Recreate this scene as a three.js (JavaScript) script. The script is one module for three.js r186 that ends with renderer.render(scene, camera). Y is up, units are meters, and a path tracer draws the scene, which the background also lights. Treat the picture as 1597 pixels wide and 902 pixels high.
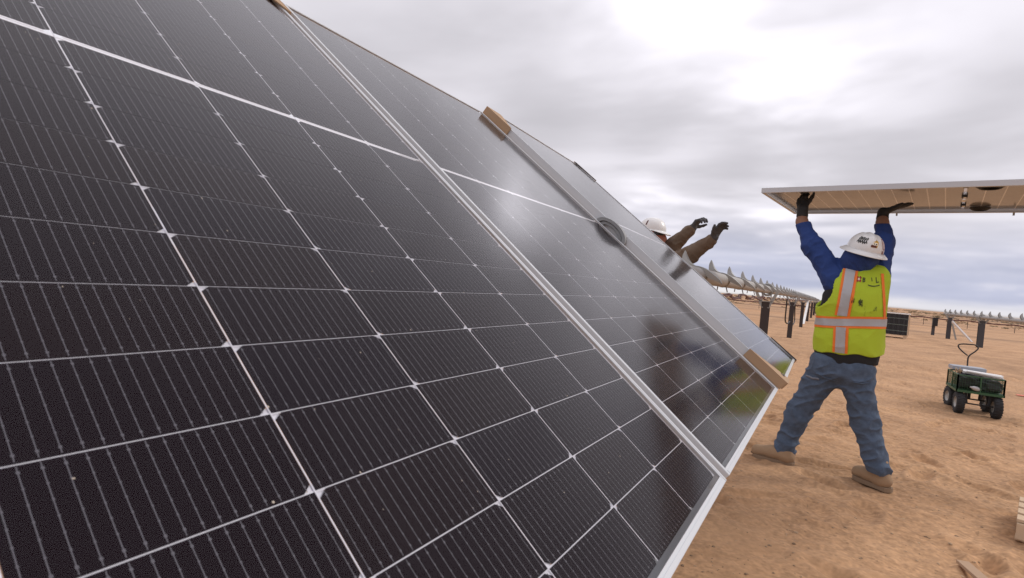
import * as THREE from 'three';
import { RoundedBoxGeometry } from 'three/addons/geometries/RoundedBoxGeometry.js';
import { mergeGeometries } from 'three/addons/utils/BufferGeometryUtils.js';

// ------------------------------------------------------------------ camera, sky, sun, exposure
const V = (x, y, z) => new THREE.Vector3(x, y, z);
const scene = new THREE.Scene();
const renderer = new THREE.WebGLRenderer({ antialias: true });
renderer.toneMapping = THREE.LinearToneMapping;
renderer.toneMappingExposure = 1.0;
renderer.shadowMap.enabled = true;
const camera = new THREE.PerspectiveCamera(57.0, 1597 / 902, 0.05, 6000);
camera.position.set(0, 1.21, 0);
camera.quaternion.setFromRotationMatrix(new THREE.Matrix4().makeBasis(
  V(0.85578, 0.08539, -0.51025), V(-0.08691, 0.996, 0.02091), V(0.50999, 0.02645, 0.85977)));
camera.focus = 1.9;
camera.userData.fStop = 12;

// seeded noise
function mulberry(a) { return () => { a |= 0; a = a + 0x6D2B79F5 | 0; let t = Math.imul(a ^ a >>> 15, 1 | a); t = t + Math.imul(t ^ t >>> 7, 61 | t) ^ t; return ((t ^ t >>> 14) >>> 0) / 4294967296; }; }
const rnd = mulberry(20240611);
function h3(x, y, z) { let h = Math.imul(x, 374761393) + Math.imul(y, 668265263) + Math.imul(z, 1274126177) | 0; h = Math.imul(h ^ h >>> 13, 1274126177); return ((h ^ h >>> 16) >>> 0) / 4294967296; }
const fade = t => t * t * (3 - 2 * t);
function n3(x, y, z) {
  const X = Math.floor(x), Y = Math.floor(y), Z = Math.floor(z), u = fade(x - X), v = fade(y - Y), w = fade(z - Z);
  const L = (a, b, t) => a + (b - a) * t;
  return L(L(L(h3(X, Y, Z), h3(X + 1, Y, Z), u), L(h3(X, Y + 1, Z), h3(X + 1, Y + 1, Z), u), v),
    L(L(h3(X, Y, Z + 1), h3(X + 1, Y, Z + 1), u), L(h3(X, Y + 1, Z + 1), h3(X + 1, Y + 1, Z + 1), u), v), w);
}
function fbm(x, y, z, o = 4) { let s = 0, a = 0.5, t = 0; for (let i = 0; i < o; i++) { s += a * n3(x, y, z); t += a; a *= 0.5; x = x * 2.03 + 17.1; y = y * 2.01 + 5.3; z = z * 2.02 + 9.7; } return s / t; }
const sstep = (a, b, x) => fade(Math.min(1, Math.max(0, (x - a) / (b - a))));
const mix = (a, b, t) => a + (b - a) * t;

// overcast sky: broken layer of cloud with thin bright places, bluer air low down
const sunDir = V(0.62, 0.62, -0.48).normalize();
// thin bright places and thicker grey rolls in the cloud layer: direction, spread, strength; first is an added glow
const cloudsAndGlow = [[-0.228, 0.472, -0.853, 0.075, 1.35], [-0.075, 0.35, -0.93, 0.09, 0.36], [0.06, 0.38, -0.93, 0.10, 0.04], [-0.235, 0.42, -0.876, 0.13, 0.12], [-0.15, 0.31, -0.94, 0.08, 0.12], [-0.3, 0.55, -0.78, 0.2, 0.12], [-0.668, 0.373, -0.644, 0.2, -0.09], [-0.5, 0.42, -0.75, 0.12, -0.07], [-0.461, 0.278, -0.843, 0.10, -0.15], [-0.306, 0.262, -0.916, 0.07, -0.10], [-0.152, 0.232, -0.962, 0.07, -0.13], [0.032, 0.215, -0.979, 0.08, -0.15], [0.19, 0.30, -0.94, 0.09, -0.13], [-0.283, 0.163, -0.945, 0.055, 0.22], [-0.088, 0.150, -0.986, 0.06, 0.20], [-0.19, 0.135, -0.97, 0.03, 0.12], [0.10, 0.13, -0.98, 0.06, -0.08]];  // first entry: glow added to brighten the reflection in the middle panel
{
  const w = 2048, h = 1024, d = new Float32Array(w * h * 4);
  for (let j = 0; j < h; j++) {
    const el = ((j + 0.5) / h - 0.5) * Math.PI, y = Math.sin(el), c = Math.cos(el);
    for (let i = 0; i < w; i++) {
      const k = (j * w + i) * 4;
      if (y < -0.02) { d[k] = 0.32; d[k + 1] = 0.23; d[k + 2] = 0.16; d[k + 3] = 1; continue; }
      const az = ((i + 0.5) / w - 0.5) * 2 * Math.PI, x = c * Math.cos(az), z = c * Math.sin(az);
      const e = Math.max(y, 0), q = 1 / (e + 0.12);
      const px = x * q, pz = z * q;
      // long soft rolls of cloud, bent by slow noise
      const wx = px + 1.1 * (fbm(px * 0.5, pz * 0.5, 3.1, 3) - 0.5), wz = pz + 1.1 * (fbm(px * 0.5, pz * 0.5, 8.7, 3) - 0.5);
      const big = fbm(wx * 0.75 + 4.2, wz * 1.15 + 1.3, 0.5, 4);
      const fine = fbm(wx * 2.4 + 31.7, wz * 3.8 + 2.2, 5.5, 5);
      let t = 0.5 * big + 0.5 * fine;
      t = sstep(0.30, 0.64, t);
      const glow = Math.max(0, x * sunDir.x + y * sunDir.y + z * sunDir.z);
      let add = 0;
      for (const q of cloudsAndGlow) { const dx = x - q[0], dy = (y - q[1]) * 1.5, dz = z - q[2], g2 = (dx * dx + dy * dy + dz * dz) / (q[3] * q[3]); if (g2 < 9) add += q[4] * Math.exp(-g2); }
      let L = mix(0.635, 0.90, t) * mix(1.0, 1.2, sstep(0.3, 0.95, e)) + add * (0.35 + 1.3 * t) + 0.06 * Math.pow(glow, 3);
      let r = L * 0.985, g = L * 0.955, b = L * 1.03;
      const low = 1 - sstep(0.02, 0.17, e + 0.05 * (fine - 0.5));
      const blue = low * (1 - 0.55 * sstep(0.5, 0.8, fine));
      r = mix(r, 0.43, blue * 0.72); g = mix(g, 0.475, blue * 0.72); b = mix(b, 0.66, blue * 0.72);
      const rim = (1 - sstep(0.007, 0.024, e + 0.008 * (n3(az * 14, 1.2, 2.2) - 0.5))) * (0.6 + 0.4 * n3(az * 9, 1.2, 2.2));
      r = mix(r, 0.90, rim); g = mix(g, 0.87, rim); b = mix(b, 0.87, rim);
      d[k] = r; d[k + 1] = g; d[k + 2] = b; d[k + 3] = 1;
    }
  }
  const sky = new THREE.DataTexture(d, w, h, THREE.RGBAFormat, THREE.FloatType);
  sky.mapping = THREE.EquirectangularReflectionMapping; sky.magFilter = THREE.LinearFilter; sky.minFilter = THREE.LinearFilter;
  sky.colorSpace = THREE.LinearSRGBColorSpace; sky.needsUpdate = true;
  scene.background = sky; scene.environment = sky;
}
const sun = new THREE.DirectionalLight(0xfff8ef, 1.5);
sun.position.copy(sunDir).multiplyScalar(60).add(V(1, 0, -8)); sun.target.position.set(1, 0, -8);
sun.castShadow = true; sun.shadow.radius = 24; sun.shadow.mapSize.set(2048, 2048);
Object.assign(sun.shadow.camera, { left: -25, right: 25, top: 25, bottom: -25, near: 1, far: 140 });
scene.add(sun, sun.target);

// ------------------------------------------------------------------ textures and materials
function noiseTex(size, fn, srgb = true) {        // fn(u, v) in 0..1, wraps -> [r, g, b] 0..1
  const d = new Uint8Array(size * size * 4);
  for (let j = 0; j < size; j++) for (let i = 0; i < size; i++) {
    const c = fn(i / size, j / size), k = (j * size + i) * 4;
    for (let m = 0; m < 3; m++) d[k + m] = Math.max(0, Math.min(255, Math.round(c[m] * 255)));
    d[k + 3] = 255;
  }
  const t = new THREE.DataTexture(d, size, size); t.wrapS = t.wrapT = THREE.RepeatWrapping;
  t.magFilter = THREE.LinearFilter; t.minFilter = THREE.LinearMipmapLinearFilter; t.generateMipmaps = true;
  if (srgb) t.colorSpace = THREE.SRGBColorSpace; t.needsUpdate = true; return t;
}
// wrapped noise: four-dimensional torus approximated by blending
function wrapN(u, v, f, o, seed) {
  const a = fbm(u * f, v * f, seed, o), b = fbm((u - 1) * f, v * f, seed, o), c = fbm(u * f, (v - 1) * f, seed, o), e = fbm((u - 1) * f, (v - 1) * f, seed, o);
  const s = sstep(0.8, 1, u), t = sstep(0.8, 1, v);
  return mix(mix(a, b, s), mix(c, e, s), t);
}
const grain = noiseTex(512, (u, v) => { const g = wrapN(u, v, 40, 3, 1.5); return [g, g, g]; }, false);
const clothBump = noiseTex(256, (u, v) => { const g = 0.5 + 0.25 * Math.sin(u * 2 * Math.PI * 42) * Math.sin(v * 2 * Math.PI * 42) + 0.5 * (wrapN(u, v, 12, 3, 7.7) - 0.5); return [g, g, g]; }, false);
const mat = (c, rough = 0.7, metal = 0, extra = {}) => {
  const m = new THREE.MeshPhysicalMaterial({ roughness: rough, metalness: metal, ...extra });
  if (Array.isArray(c)) m.color.setRGB(...c); else m.color.set(c); return m;
};
const sandMap = noiseTex(1024, (u, v) => {
  const a = wrapN(u, v, 7, 5, 2.1), b = wrapN(u, v, 60, 3, 4.4), c = wrapN(u, v, 160, 2, 9.1);
  let k = 0.84 + 0.20 * (a - 0.5) + 0.16 * (b - 0.5) + 0.22 * (c - 0.5);
  const peb = wrapN(u, v, 95, 1, 12.3); if (peb > 0.88) k -= 0.12;
  return [k * 1.0, k * (0.965 + 0.03 * (a - 0.5)), k * (0.93 + 0.06 * (a - 0.5))];
});
const sandBump = noiseTex(1024, (u, v) => {
  const a = wrapN(u, v, 14, 5, 3.3), b = wrapN(u, v, 90, 3, 6.4); const k = 0.6 * a + 0.4 * b; return [k, k, k];
}, false);
const M = {
  cell: mat([0.0050, 0.0010, 0.0032], 0.5, 0, { specularIntensity: 0.05 }),
  cellB: mat([0.0058, 0.0012, 0.0028], 0.5, 0, { specularIntensity: 0.05 }),
  cellC: mat([0.0046, 0.0010, 0.0040], 0.5, 0, { specularIntensity: 0.05 }),
  rearCell: mat([0.19, 0.185, 0.18], 0.6, 0),
  rearStrip: mat([0.60, 0.59, 0.58], 0.7, 0),
  wire: mat([0.074, 0.068, 0.084], 0.6, 0.0),
  ribbon: mat([0.62, 0.60, 0.63], 0.5, 0.1),
  strip: mat([0.56, 0.55, 0.60], 0.6, 0),
  glass: mat([1, 1, 1], 1, 0, { transmission: 1, thickness: 0, ior: 1.225, roughnessMap: noiseTex(512, (u, v) => { const a = wrapN(u, v, 5, 4, 21.5), b = wrapN(u, v, 70, 2, 33.1), k = 0.115 + 0.07 * (a - 0.5) + 0.03 * (b - 0.5); return [k, k, k]; }, false) }),
  frame: mat([0.54, 0.555, 0.575], 0.4, 0.0),
  frameDark: mat([0.50, 0.50, 0.50], 0.5, 0.4),
  steel: mat([0.33, 0.31, 0.285], 0.55, 0.2, { bumpMap: grain, bumpScale: 0.001 }),
  zinc: mat([0.33, 0.33, 0.315], 0.6, 0.15, { bumpMap: grain, bumpScale: 0.001 }),
  darkZinc: mat([0.26, 0.265, 0.27], 0.6, 0.1),
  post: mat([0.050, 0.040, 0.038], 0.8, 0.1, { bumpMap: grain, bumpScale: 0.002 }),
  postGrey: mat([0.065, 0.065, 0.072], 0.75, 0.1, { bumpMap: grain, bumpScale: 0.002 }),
  cardboard: mat([0.38, 0.25, 0.15], 0.9),
  black: mat([0.012, 0.012, 0.014], 0.6),
  rubber: mat([0.025, 0.025, 0.027], 0.85, 0, { bumpMap: grain, bumpScale: 0.003 }),
  cableRed: mat([0.10, 0.030, 0.025], 0.6),
  wood: mat([0.60, 0.44, 0.29], 0.85, 0, { bumpMap: grain, bumpScale: 0.002 }),
  white: mat([0.78, 0.77, 0.75], 0.45),
  skin: mat([0.27, 0.135, 0.085], 0.6),
  denim: null, vest: null,
};

// ------------------------------------------------------------------ helpers
const used = {};
const numbered = n => { const k = used[n] = (used[n] ?? -1) + 1; return k ? `${n}_${String(k).padStart(3, '0')}` : n; };
function shadowed(o) { o.castShadow = true; o.receiveShadow = true; return o; }
function thing(name, label, category, pos = [0, 0, 0], group) {
  const g = new THREE.Group(); g.name = numbered(name); g.position.set(...pos); g.userData = { label, category }; if (group) g.userData.group = group; scene.add(g); return g;
}
function part(name, geo, m, parent, label) {
  const o = shadowed(new THREE.Mesh(Array.isArray(geo) ? mg(geo) : geo, m)); o.name = name; if (label) o.userData.label = label; parent.add(o); return o;
}
function one(name, geo, m, label, category, pos = [0, 0, 0], group) {
  const o = shadowed(new THREE.Mesh(Array.isArray(geo) ? mg(geo) : geo, m)); o.name = numbered(name); o.position.set(...pos); o.userData = { label, category }; if (group) o.userData.group = group; scene.add(o); return o;
}
function structure(name, geo, m) { const o = shadowed(new THREE.Mesh(geo, m)); o.name = name; o.userData = { kind: 'structure' }; scene.add(o); return o; }
function mg(list) { return mergeGeometries(list.map(g => { const n = g.index ? g.toNonIndexed() : g; for (const a of Object.keys(n.attributes)) if (!['position', 'normal', 'uv'].includes(a)) n.deleteAttribute(a); return n; })); }
function box(w, h, d, x = 0, y = 0, z = 0, r = 0) { const g = r ? new RoundedBoxGeometry(w, h, d, 2, r) : new THREE.BoxGeometry(w, h, d); g.translate(x, y, z); return g; }
function bar(a, b, w, d = w) {                    // rectangular bar between two points
  const A = V(...a), B = V(...b), L = A.distanceTo(B), g = new THREE.BoxGeometry(w, L, d);
  g.applyQuaternion(new THREE.Quaternion().setFromUnitVectors(V(0, 1, 0), B.clone().sub(A).normalize())); g.translate((A.x + B.x) / 2, (A.y + B.y) / 2, (A.z + B.z) / 2); return g;
}
function rod(a, b, r, r2 = r, seg = 10) {
  const A = V(...a), B = V(...b), g = new THREE.CylinderGeometry(r2, r, A.distanceTo(B), seg);
  g.applyQuaternion(new THREE.Quaternion().setFromUnitVectors(V(0, 1, 0), B.clone().sub(A).normalize())); g.translate((A.x + B.x) / 2, (A.y + B.y) / 2, (A.z + B.z) / 2); return g;
}
function tube(pts, r, n = 40, seg = 7, closed = false) { return new THREE.TubeGeometry(new THREE.CatmullRomCurve3(pts.map(p => V(...p)), closed, 'catmullrom', 0.5), n, r, seg, closed); }
function meshFrom(pos, idx, uv) { const g = new THREE.BufferGeometry(); g.setAttribute('position', new THREE.Float32BufferAttribute(pos, 3)); if (uv) g.setAttribute('uv', new THREE.Float32BufferAttribute(uv, 2)); g.setIndex(idx); g.computeVertexNormals(); return g; }

// ------------------------------------------------------------------ ground
const dents = [];
{ const r = mulberry(77);
  for (let i = 0; i < 330; i++) { const x = -1 + r() * 6, z = -2.6 - r() * 12, a = r() * 6.28; dents.push([x, z, Math.cos(a), Math.sin(a), 0.10 + r() * 0.10, 0.045 + r() * 0.03, 0.018 + r() * 0.022]); } }
const dentGrid = new Map();
for (const d of dents) { const X = Math.floor(d[0] * 2), Z = Math.floor(d[1] * 2); for (let i = -1; i < 2; i++) for (let j = -1; j < 2; j++) { const k = (X + i) * 4096 + Z + j; (dentGrid.get(k) ?? dentGrid.set(k, []).get(k)).push(d); } }
function groundH(x, z) {
  const r = Math.hypot(x, z), near = 1 - sstep(18, 40, r);
  let h = 0.05 * (fbm(x * 0.35, 2.2, z * 0.35, 3) - 0.5) * sstep(3, 8, r);
  if (near > 0) {
    h += near * (0.045 * (fbm(x * 1.7, 5.5, z * 1.7, 3) - 0.5) + 0.036 * (fbm(x * 7, 1.5, z * 7, 3) - 0.5) + 0.016 * (fbm(x * 24, 3.5, z * 24, 2) - 0.5));
    const l = dentGrid.get(Math.floor(x * 2) * 4096 + Math.floor(z * 2));
    if (l) for (const d of l) { const dx = x - d[0], dz = z - d[1], a = (dx * d[2] + dz * d[3]) / d[4], b = (-dx * d[3] + dz * d[2]) / d[5], q = a * a + b * b; if (q < 4) h += d[6] * near * (-Math.exp(-q * 1.6) + 0.55 * Math.exp(-Math.pow(Math.sqrt(q) - 1.35, 2) * 7)); }
    // wheel ruts running across, in front of the cart
    for (const zr of [-12.6, -14.1]) { const q = (z - zr - 0.25 * Math.sin(x * 0.4)) / 0.16; h += near * 0.03 * (-Math.exp(-q * q) + 0.6 * Math.exp(-Math.pow(Math.abs(q) - 1.7, 2) * 3)); }
  }
  if (r > 30) h += 0.35 * (fbm(x * 0.03, 8.8, z * 0.03, 3) - 0.55) * sstep(30, 120, r) ;
  return h;
}
{
  const N = 760, P = [], I = [], C = [], U = [];
  const ax = t => { const s = t * 2 - 1; return Math.sign(s) * (Math.abs(s) * 6 + 3200 * Math.pow(Math.abs(s), 9)); };
  const cx = 0.9, cz = -5.2;
  for (let j = 0; j <= N; j++) for (let i = 0; i <= N; i++) {
    const x = cx + ax(i / N), z = cz + ax(j / N); P.push(x, groundH(x, z), z); U.push(x / 2.6, z / 2.6);
    // soil colour: paler dust, redder disturbed strips along the vehicle tracks
    let k = 0.92 + 0.3 * (fbm(x * 0.22 + 3, 1, z * 0.22, 4) - 0.5) + 0.22 * (fbm(x * 1.3, 4, z * 1.3, 3) - 0.5);
    const st = fbm(x * 0.03, 9, z * 0.35, 3); const far = sstep(24, 36, -z); k *= 1 - 0.42 * far * sstep(0.5, 0.62, st);
    const redd = 0.5 * far * sstep(0.45, 0.7, fbm(x * 0.05, 6, z * 0.2, 3));
    C.push(0.71 * k, 0.445 * k * (1 - 0.10 * redd), 0.252 * k * (1 - 0.22 * redd));
  }
  for (let j = 0; j < N; j++) for (let i = 0; i < N; i++) { const a = j * (N + 1) + i, b = a + N + 1; I.push(a, b, a + 1, a + 1, b, b + 1); }
  const g = meshFrom(P, I, U); g.setAttribute('color', new THREE.Float32BufferAttribute(C, 3));
  structure('ground', g, new THREE.MeshStandardMaterial({ vertexColors: true, map: sandMap, bumpMap: sandBump, bumpScale: 0.022, roughness: 1 }));
}

// ------------------------------------------------------------------ tracker frame of reference (tilt of the panel plane)
const P00 = V(-0.90008, 1.47234, -0.10282), UP_SLOPE = V(-0.78448, 0.62015, 0), NORMAL = V(0.62015, 0.78448, 0), ALONG = V(0, 0, -1);
const slopeQ = new THREE.Quaternion().setFromRotationMatrix(new THREE.Matrix4().makeBasis(ALONG, UP_SLOPE, NORMAL));
const onPanel = (u, v, n = 0) => P00.clone().addScaledVector(ALONG, u).addScaledVector(UP_SLOPE, -v).addScaledVector(NORMAL, n);

// ------------------------------------------------------------------ solar panels
const CW = 0.184, GAPU = 0.0024, GAPV = 0.0013;
function cellGeo(w, h, flip) {                    // half cell: two cropped corners on one long side
  const c = 0.0085, x = w / 2, y = h / 2, s = new THREE.Shape();
  s.moveTo(-x, -y); s.lineTo(x, -y); s.lineTo(x, y - c * 0.75); s.lineTo(x - c, y); s.lineTo(-x + c, y); s.lineTo(-x, y - c * 0.75); s.closePath();
  const g = new THREE.ExtrudeGeometry(s, { depth: 0.0006, bevelEnabled: false }); g.translate(0, 0, -0.0006); if (flip) g.rotateZ(Math.PI); return g;
}
function wireGeo(w, h) {                          // sixteen wires with their solder pads, just above the cell
  const P = [], I = []; const q = (x0, y0, x1, y1, z) => { const k = P.length / 3; P.push(x0, y0, z, x1, y0, z, x1, y1, z, x0, y1, z); I.push(k, k + 1, k + 2, k, k + 2, k + 3); };
  for (let i = 0; i < 16; i++) { const x = -w / 2 + (i + 0.5) * w / 16; q(x - 0.00035, -h / 2 + 0.001, x + 0.00035, h / 2 - 0.001, 0.0003);
    for (let k = 0; k < 7; k++) { const y = -h / 2 + 0.0055 + k * (h - 0.011) / 6, e = k % 6 ? 0.00066 : 0.00095; q(x - e, y - e, x + e, y + e, 0.0005); } }
  return meshFrom(P, I);
}
function frameRail(L, inX, depth, top) {          // along y, outer face at x = 0, lip towards +x
  return mg([box(0.0125, L, 0.002, 0.00625, 0, top - 0.001), box(0.006, L - 0.002, 0.0008, 0.0045, 0, top + 0.0004), box(0.002, L - 0.0004, depth - 0.0022, 0.001, 0, top - 0.0021 - (depth - 0.0022) / 2), box(0.022, L - 0.001, 0.0018, 0.0131, 0, top - depth + 0.0011)]);
}
function solarPanel(o) {
  const { label, rt, rb, pt, pb, mid = 0.006, mu = 0.018, mv = 0.019, depth = 0.035, top = 0.0062, rear = false } = o;
  const g = thing('solar_panel', label, 'solar panel', [0, 0, 0], 'large glass solar panels');
  const W = 6 * CW, vT = -(mid + rt * pt), vB = mid + rb * pb;
  const y0 = -vB - mv, y1 = -vT + mv, x0 = -mu, x1 = W + mu;
  const cg = {}; const geo = (p, f) => cg[p + '|' + f] ??= [cellGeo(CW - GAPU, p - GAPV, f), cg['w' + p] ??= wireGeo(CW - GAPU, p - GAPV)];
  const mats = [M.cell, M.cellB, M.cellC, M.cell];
  const addCell = (c, y, p) => {
    const [a, b] = geo(p, c % 2);
    const m = part('cell', a, rear ? M.rearCell : mats[Math.floor(rnd() * 4)], g); m.position.set((c + 0.5) * CW, y, 0);
    if (!rear) part('cell_wires', b, M.wire, m);
  };
  for (let c = 0; c < 6; c++) {
    for (let r = 0; r < rt; r++) addCell(c, mid + (r + 0.5) * pt, pt);
    for (let r = 0; r < rb; r++) addCell(c, -mid - (r + 0.5) * pb, pb);
  }
  const sg = box(W - 0.004, 0.0022, 0.0004);
  if (rear) { const wg = box(W - 0.004, 0.0065, 0.0004); for (let r = 1; r < 12; r++) for (const s of [-1, 1]) part('row_strip', wg, M.rearStrip, g).position.set(W / 2, s * (mid + r * pt), -0.0012); }
  if (!rear) {
    for (let r = 1; r < rt; r++) part('row_strip', sg, M.strip, g).position.set(W / 2, mid + r * pt, -0.0009);
    for (let r = 1; r < rb; r++) part('row_strip', sg, M.strip, g).position.set(W / 2, -mid - r * pb, -0.0009);
  }
  const colGeo = rear ? null : mg([box(0.0012, y1 - y0 - 0.04, 0.0004, 0, (y0 + y1) / 2, 0), ...Array.from({ length: rt + rb - 1 }, (_, i) => i - rb + 1).filter(i => i).map(i => box(0.016, 0.0135, 0.0003, 0, i > 0 ? mid + i * pt : -mid + i * pb, -0.0012))]);
  if (!rear) for (const xb of [-0.0024, W + 0.0024]) part('border_strip', box(0.0068, y1 - y0 - 0.04, 0.0004), M.ribbon, g).position.set(xb, (y0 + y1) / 2, -0.0010);
  if (!rear) for (let c = 1; c < 6; c++) { part('column_strip', colGeo, M.strip, g).position.set(c * CW, 0, -0.0004); }
  for (let k = 0; k < 3; k++) { part('bus_ribbon', box(CW * 2 - 0.02, 0.0045, 0.0004), M.ribbon, g).position.set((k * 2 + 1) * CW, 0.0024, -0.0002); part('bus_ribbon', box(CW * 2 + (k == 1 ? 0.06 : -0.05), 0.0028, 0.0004), M.ribbon, g).position.set((k * 2 + 1) * CW, -0.0032, -0.0009); }
  const L = y1 - y0, B = x1 - x0;
  part('glass_pane', new THREE.PlaneGeometry(B - 0.006, L - 0.006).translate((x0 + x1) / 2, (y0 + y1) / 2, 0.0034), M.glass, g);
  if (rear) part('rear_glass_pane', new THREE.PlaneGeometry(B - 0.006, L - 0.006).translate((x0 + x1) / 2, (y0 + y1) / 2, -0.004), M.glass, g);
  const rl = frameRail(L, 0, depth, top), rs = frameRail(B - 0.0262, 0, depth, top);
  part('frame_rail', rl, M.frame, g).position.set(x0, (y0 + y1) / 2, 0);
  let r = part('frame_rail', rl, M.frame, g); r.position.set(x1, (y0 + y1) / 2, 0); r.rotation.z = Math.PI;
  r = part('frame_rail', rs, M.frame, g); r.position.set((x0 + x1) / 2, y0, 0); r.rotation.z = Math.PI / 2;
  r = part('frame_rail', rs, M.frame, g); r.position.set((x0 + x1) / 2, y1, 0); r.rotation.z = -Math.PI / 2;
  g.userData.ext = { x0, x1, y0, y1 };
  return g;
}
const common = { rt: 11, rb: 12, pt: 0.0768, pb: 0.07935 };
const EXT = { y0: -(0.006 + 12 * 0.07935) - 0.019, y1: 0.006 + 11 * 0.0768 + 0.019 };
const panel1 = solarPanel({ ...common, label: 'nearest tilted dark solar panel, filling the left of the view' });
panel1.quaternion.copy(slopeQ); panel1.position.copy(onPanel(-0.184, 0));
const panel2 = solarPanel({ ...common, label: 'middle one of the three tilted solar panels, mirroring the cloudy sky' });
panel2.quaternion.copy(slopeQ); panel2.position.copy(onPanel(0.9846, 0));
const panel3 = solarPanel({ ...common, label: 'farthest of the three tilted solar panels, mirroring two brown sleeves' });
{ const q = new THREE.Quaternion().setFromAxisAngle(V(0, 1, 0), 0.0263); panel3.quaternion.copy(slopeQ).multiply(q); panel3.position.copy(onPanel(2.153, 0, 0.030)); }
for (const p of [panel1, panel2, panel3]) delete p.userData.ext;

// carried panel, seen from below
const carryX = V(-0.148, 0, 0.989).normalize(), carryY = V(0.989, 0, 0.148).normalize();
const carried = solarPanel({ label: 'solar panel held flat overhead by the worker, brown underside showing', rt: 12, rb: 12, pt: 0.098, pb: 0.098, rear: true, depth: 0.036 });
delete carried.userData.ext;
{
  carried.quaternion.setFromRotationMatrix(new THREE.Matrix4().makeBasis(carryX, carryY, V(0, 1, 0)));
  // near left bottom corner at A: local (W+mu, -1.201, -0.0298)
  const A = V(-0.51, 2.0, -4.47); const loc = V(6 * CW + 0.018, -(0.006 + 12 * 0.098) - 0.019, 0.0062 - 0.036);
  carried.position.copy(A.sub(loc.clone().applyQuaternion(carried.quaternion)));
  for (const [x, m] of [[1.06, 0], [0.66, 1], [0.27, 1]]) {
    const jb = part('junction_box', box(0.075, 0.032, 0.016, 0, 0, 0, 0.004), M.black, carried); jb.position.set(x, 0, -0.013);
    if (m) { const l = part('white_label', box(0.05, 0.016, 0.0006), M.white, jb); l.position.set(0, 0.002, -0.0085); }
  }
  const lb = part('printed_label', box(0.10, 0.022, 0.0006), M.white, carried); lb.position.set(0.42, -0.002, -0.0046);
  const coil = (r) => mg([0, 1, 2].map(k => new THREE.TorusGeometry(r - k * 0.008, 0.005, 8, 40).translate(0, 0, -0.004 - k * 0.006)));
  part('coiled_lead', coil(0.066), M.black, carried).position.set(1.04, 0.115, -0.012);
  part('coiled_lead', coil(0.058), M.black, carried).position.set(0.14, 0.10, -0.012);
  part('plug_lead', tube([[1.04, 0.03, -0.016], [1.05, 0.08, -0.02], [1.04, 0.115, -0.016]], 0.003, 16, 6), M.black, carried);
  for (const y of [-0.42, 0.3]) part('frame_clip', box(0.006, 0.012, 0.03, -0.02, y, -0.035), M.darkZinc, carried);
}

// dust specks on the glass
{
  const r = mulberry(31), n = 420, im = new THREE.InstancedMesh(new THREE.IcosahedronGeometry(1, 0), mat([0.42, 0.36, 0.30], 1), n), m4 = new THREE.Matrix4();
  for (let i = 0; i < n; i++) { const v = -0.8 + 1.7 * r(), u = -0.15 + 2.2 * Math.pow(r(), 1.5), k = 0.00025 + 0.0006 * r() * r(); m4.compose(onPanel(u, v, 0.0036), slopeQ, V(k * (1 + r()), k * (1 + r()), k * 0.4)); im.setMatrixAt(i, m4); }
  im.name = 'dust_specks'; im.userData = { label: 'tiny pale dust specks on the near panel glass', category: 'dust', kind: 'stuff' }; scene.add(shadowed(im));
}

// cardboard corner guards left on the frames: side strip and triangular top flap
function cornerGuard(label, host, lx, sgnX, sgnY, mTop, len = 0.17, wide = 0.13, hgt = 0.037, out = 0.004) {
  const g = thing('cardboard_corner', label, 'cardboard corner', [0, 0, 0], 'cardboard corner guards');
  g.quaternion.copy(host.quaternion);
  const p = V(lx, sgnY < 0 ? EXT.y0 : EXT.y1, 0.0085).applyQuaternion(host.quaternion).add(host.position); g.position.copy(p);
  const s = new THREE.Shape(); s.moveTo(-out * sgnX, -out * sgnY); s.lineTo(wide * sgnX, -out * sgnY); s.lineTo(wide * sgnX * 0.85, 0.02 * -sgnY * -1 * -1 * -1); s.lineTo(-out * sgnX, -len * sgnY); s.closePath();
  const tri = new THREE.Shape(); tri.moveTo(-out * sgnX, out * sgnY); tri.lineTo(wide * sgnX, out * sgnY); tri.lineTo(wide * sgnX, -0.012 * sgnY); tri.lineTo(-out * sgnX, -len * sgnY); tri.closePath();
  const tg = new THREE.ExtrudeGeometry(tri, { depth: 0.004, bevelEnabled: false });
  part('top_flap', tg, mTop, g);
  part('side_strip', box(0.005, len + out, hgt, -(out + 0.0026) * sgnX, -(len - out) / 2 * sgnY, 0.004 - hgt / 2 + 0.0005), M.cardboard, g);
  part('end_strip', box(wide + out, 0.005, hgt - 0.006, (wide - out) / 2 * sgnX, (out + 0.0026) * sgnY, 0.004 - hgt / 2 + 0.0028), M.cardboard, g);
  return g;
}
const cWL = -0.018, cWR = 6 * CW + 0.018;
{
  const a = cornerGuard('brown cardboard corner between the second and third panels, at their lower end', panel3, cWL, 1, -1, M.cardboard);
  for (const [x, y, w, h] of [[0.085, 0.022, 0.018, 0.016], [0.108, 0.018, 0.012, 0.008], [0.104, 0.03, 0.006, 0.006]]) part('printed_mark', box(w, h, 0.0006, x, y, 0.0046), M.black, a);
  cornerGuard('brown cardboard corner between the second and third panels, at their top end', panel3, cWL, 1, 1, M.cardboard, 0.19, 0.12, 0.046);
  cornerGuard('cardboard corner guard with shadow painted black on its top, at the far lower corner of the third panel', panel3, cWR, -1, -1, M.black, 0.17, 0.02, 0.04);  // black flap paints the shadow on this guard
  cornerGuard('cardboard corner guard with shadow painted black on its top, at the far top corner of the third panel', panel3, cWR, -1, 1, M.black, 0.2, 0.02, 0.04);  // shadow put into the flap colour here too
  cornerGuard('pale cardboard corner at the picture top between the first and second panels', panel1, cWR, -1, 1, M.cardboard, 0.10, 0.05, 0.04, 0.003);
}

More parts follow.
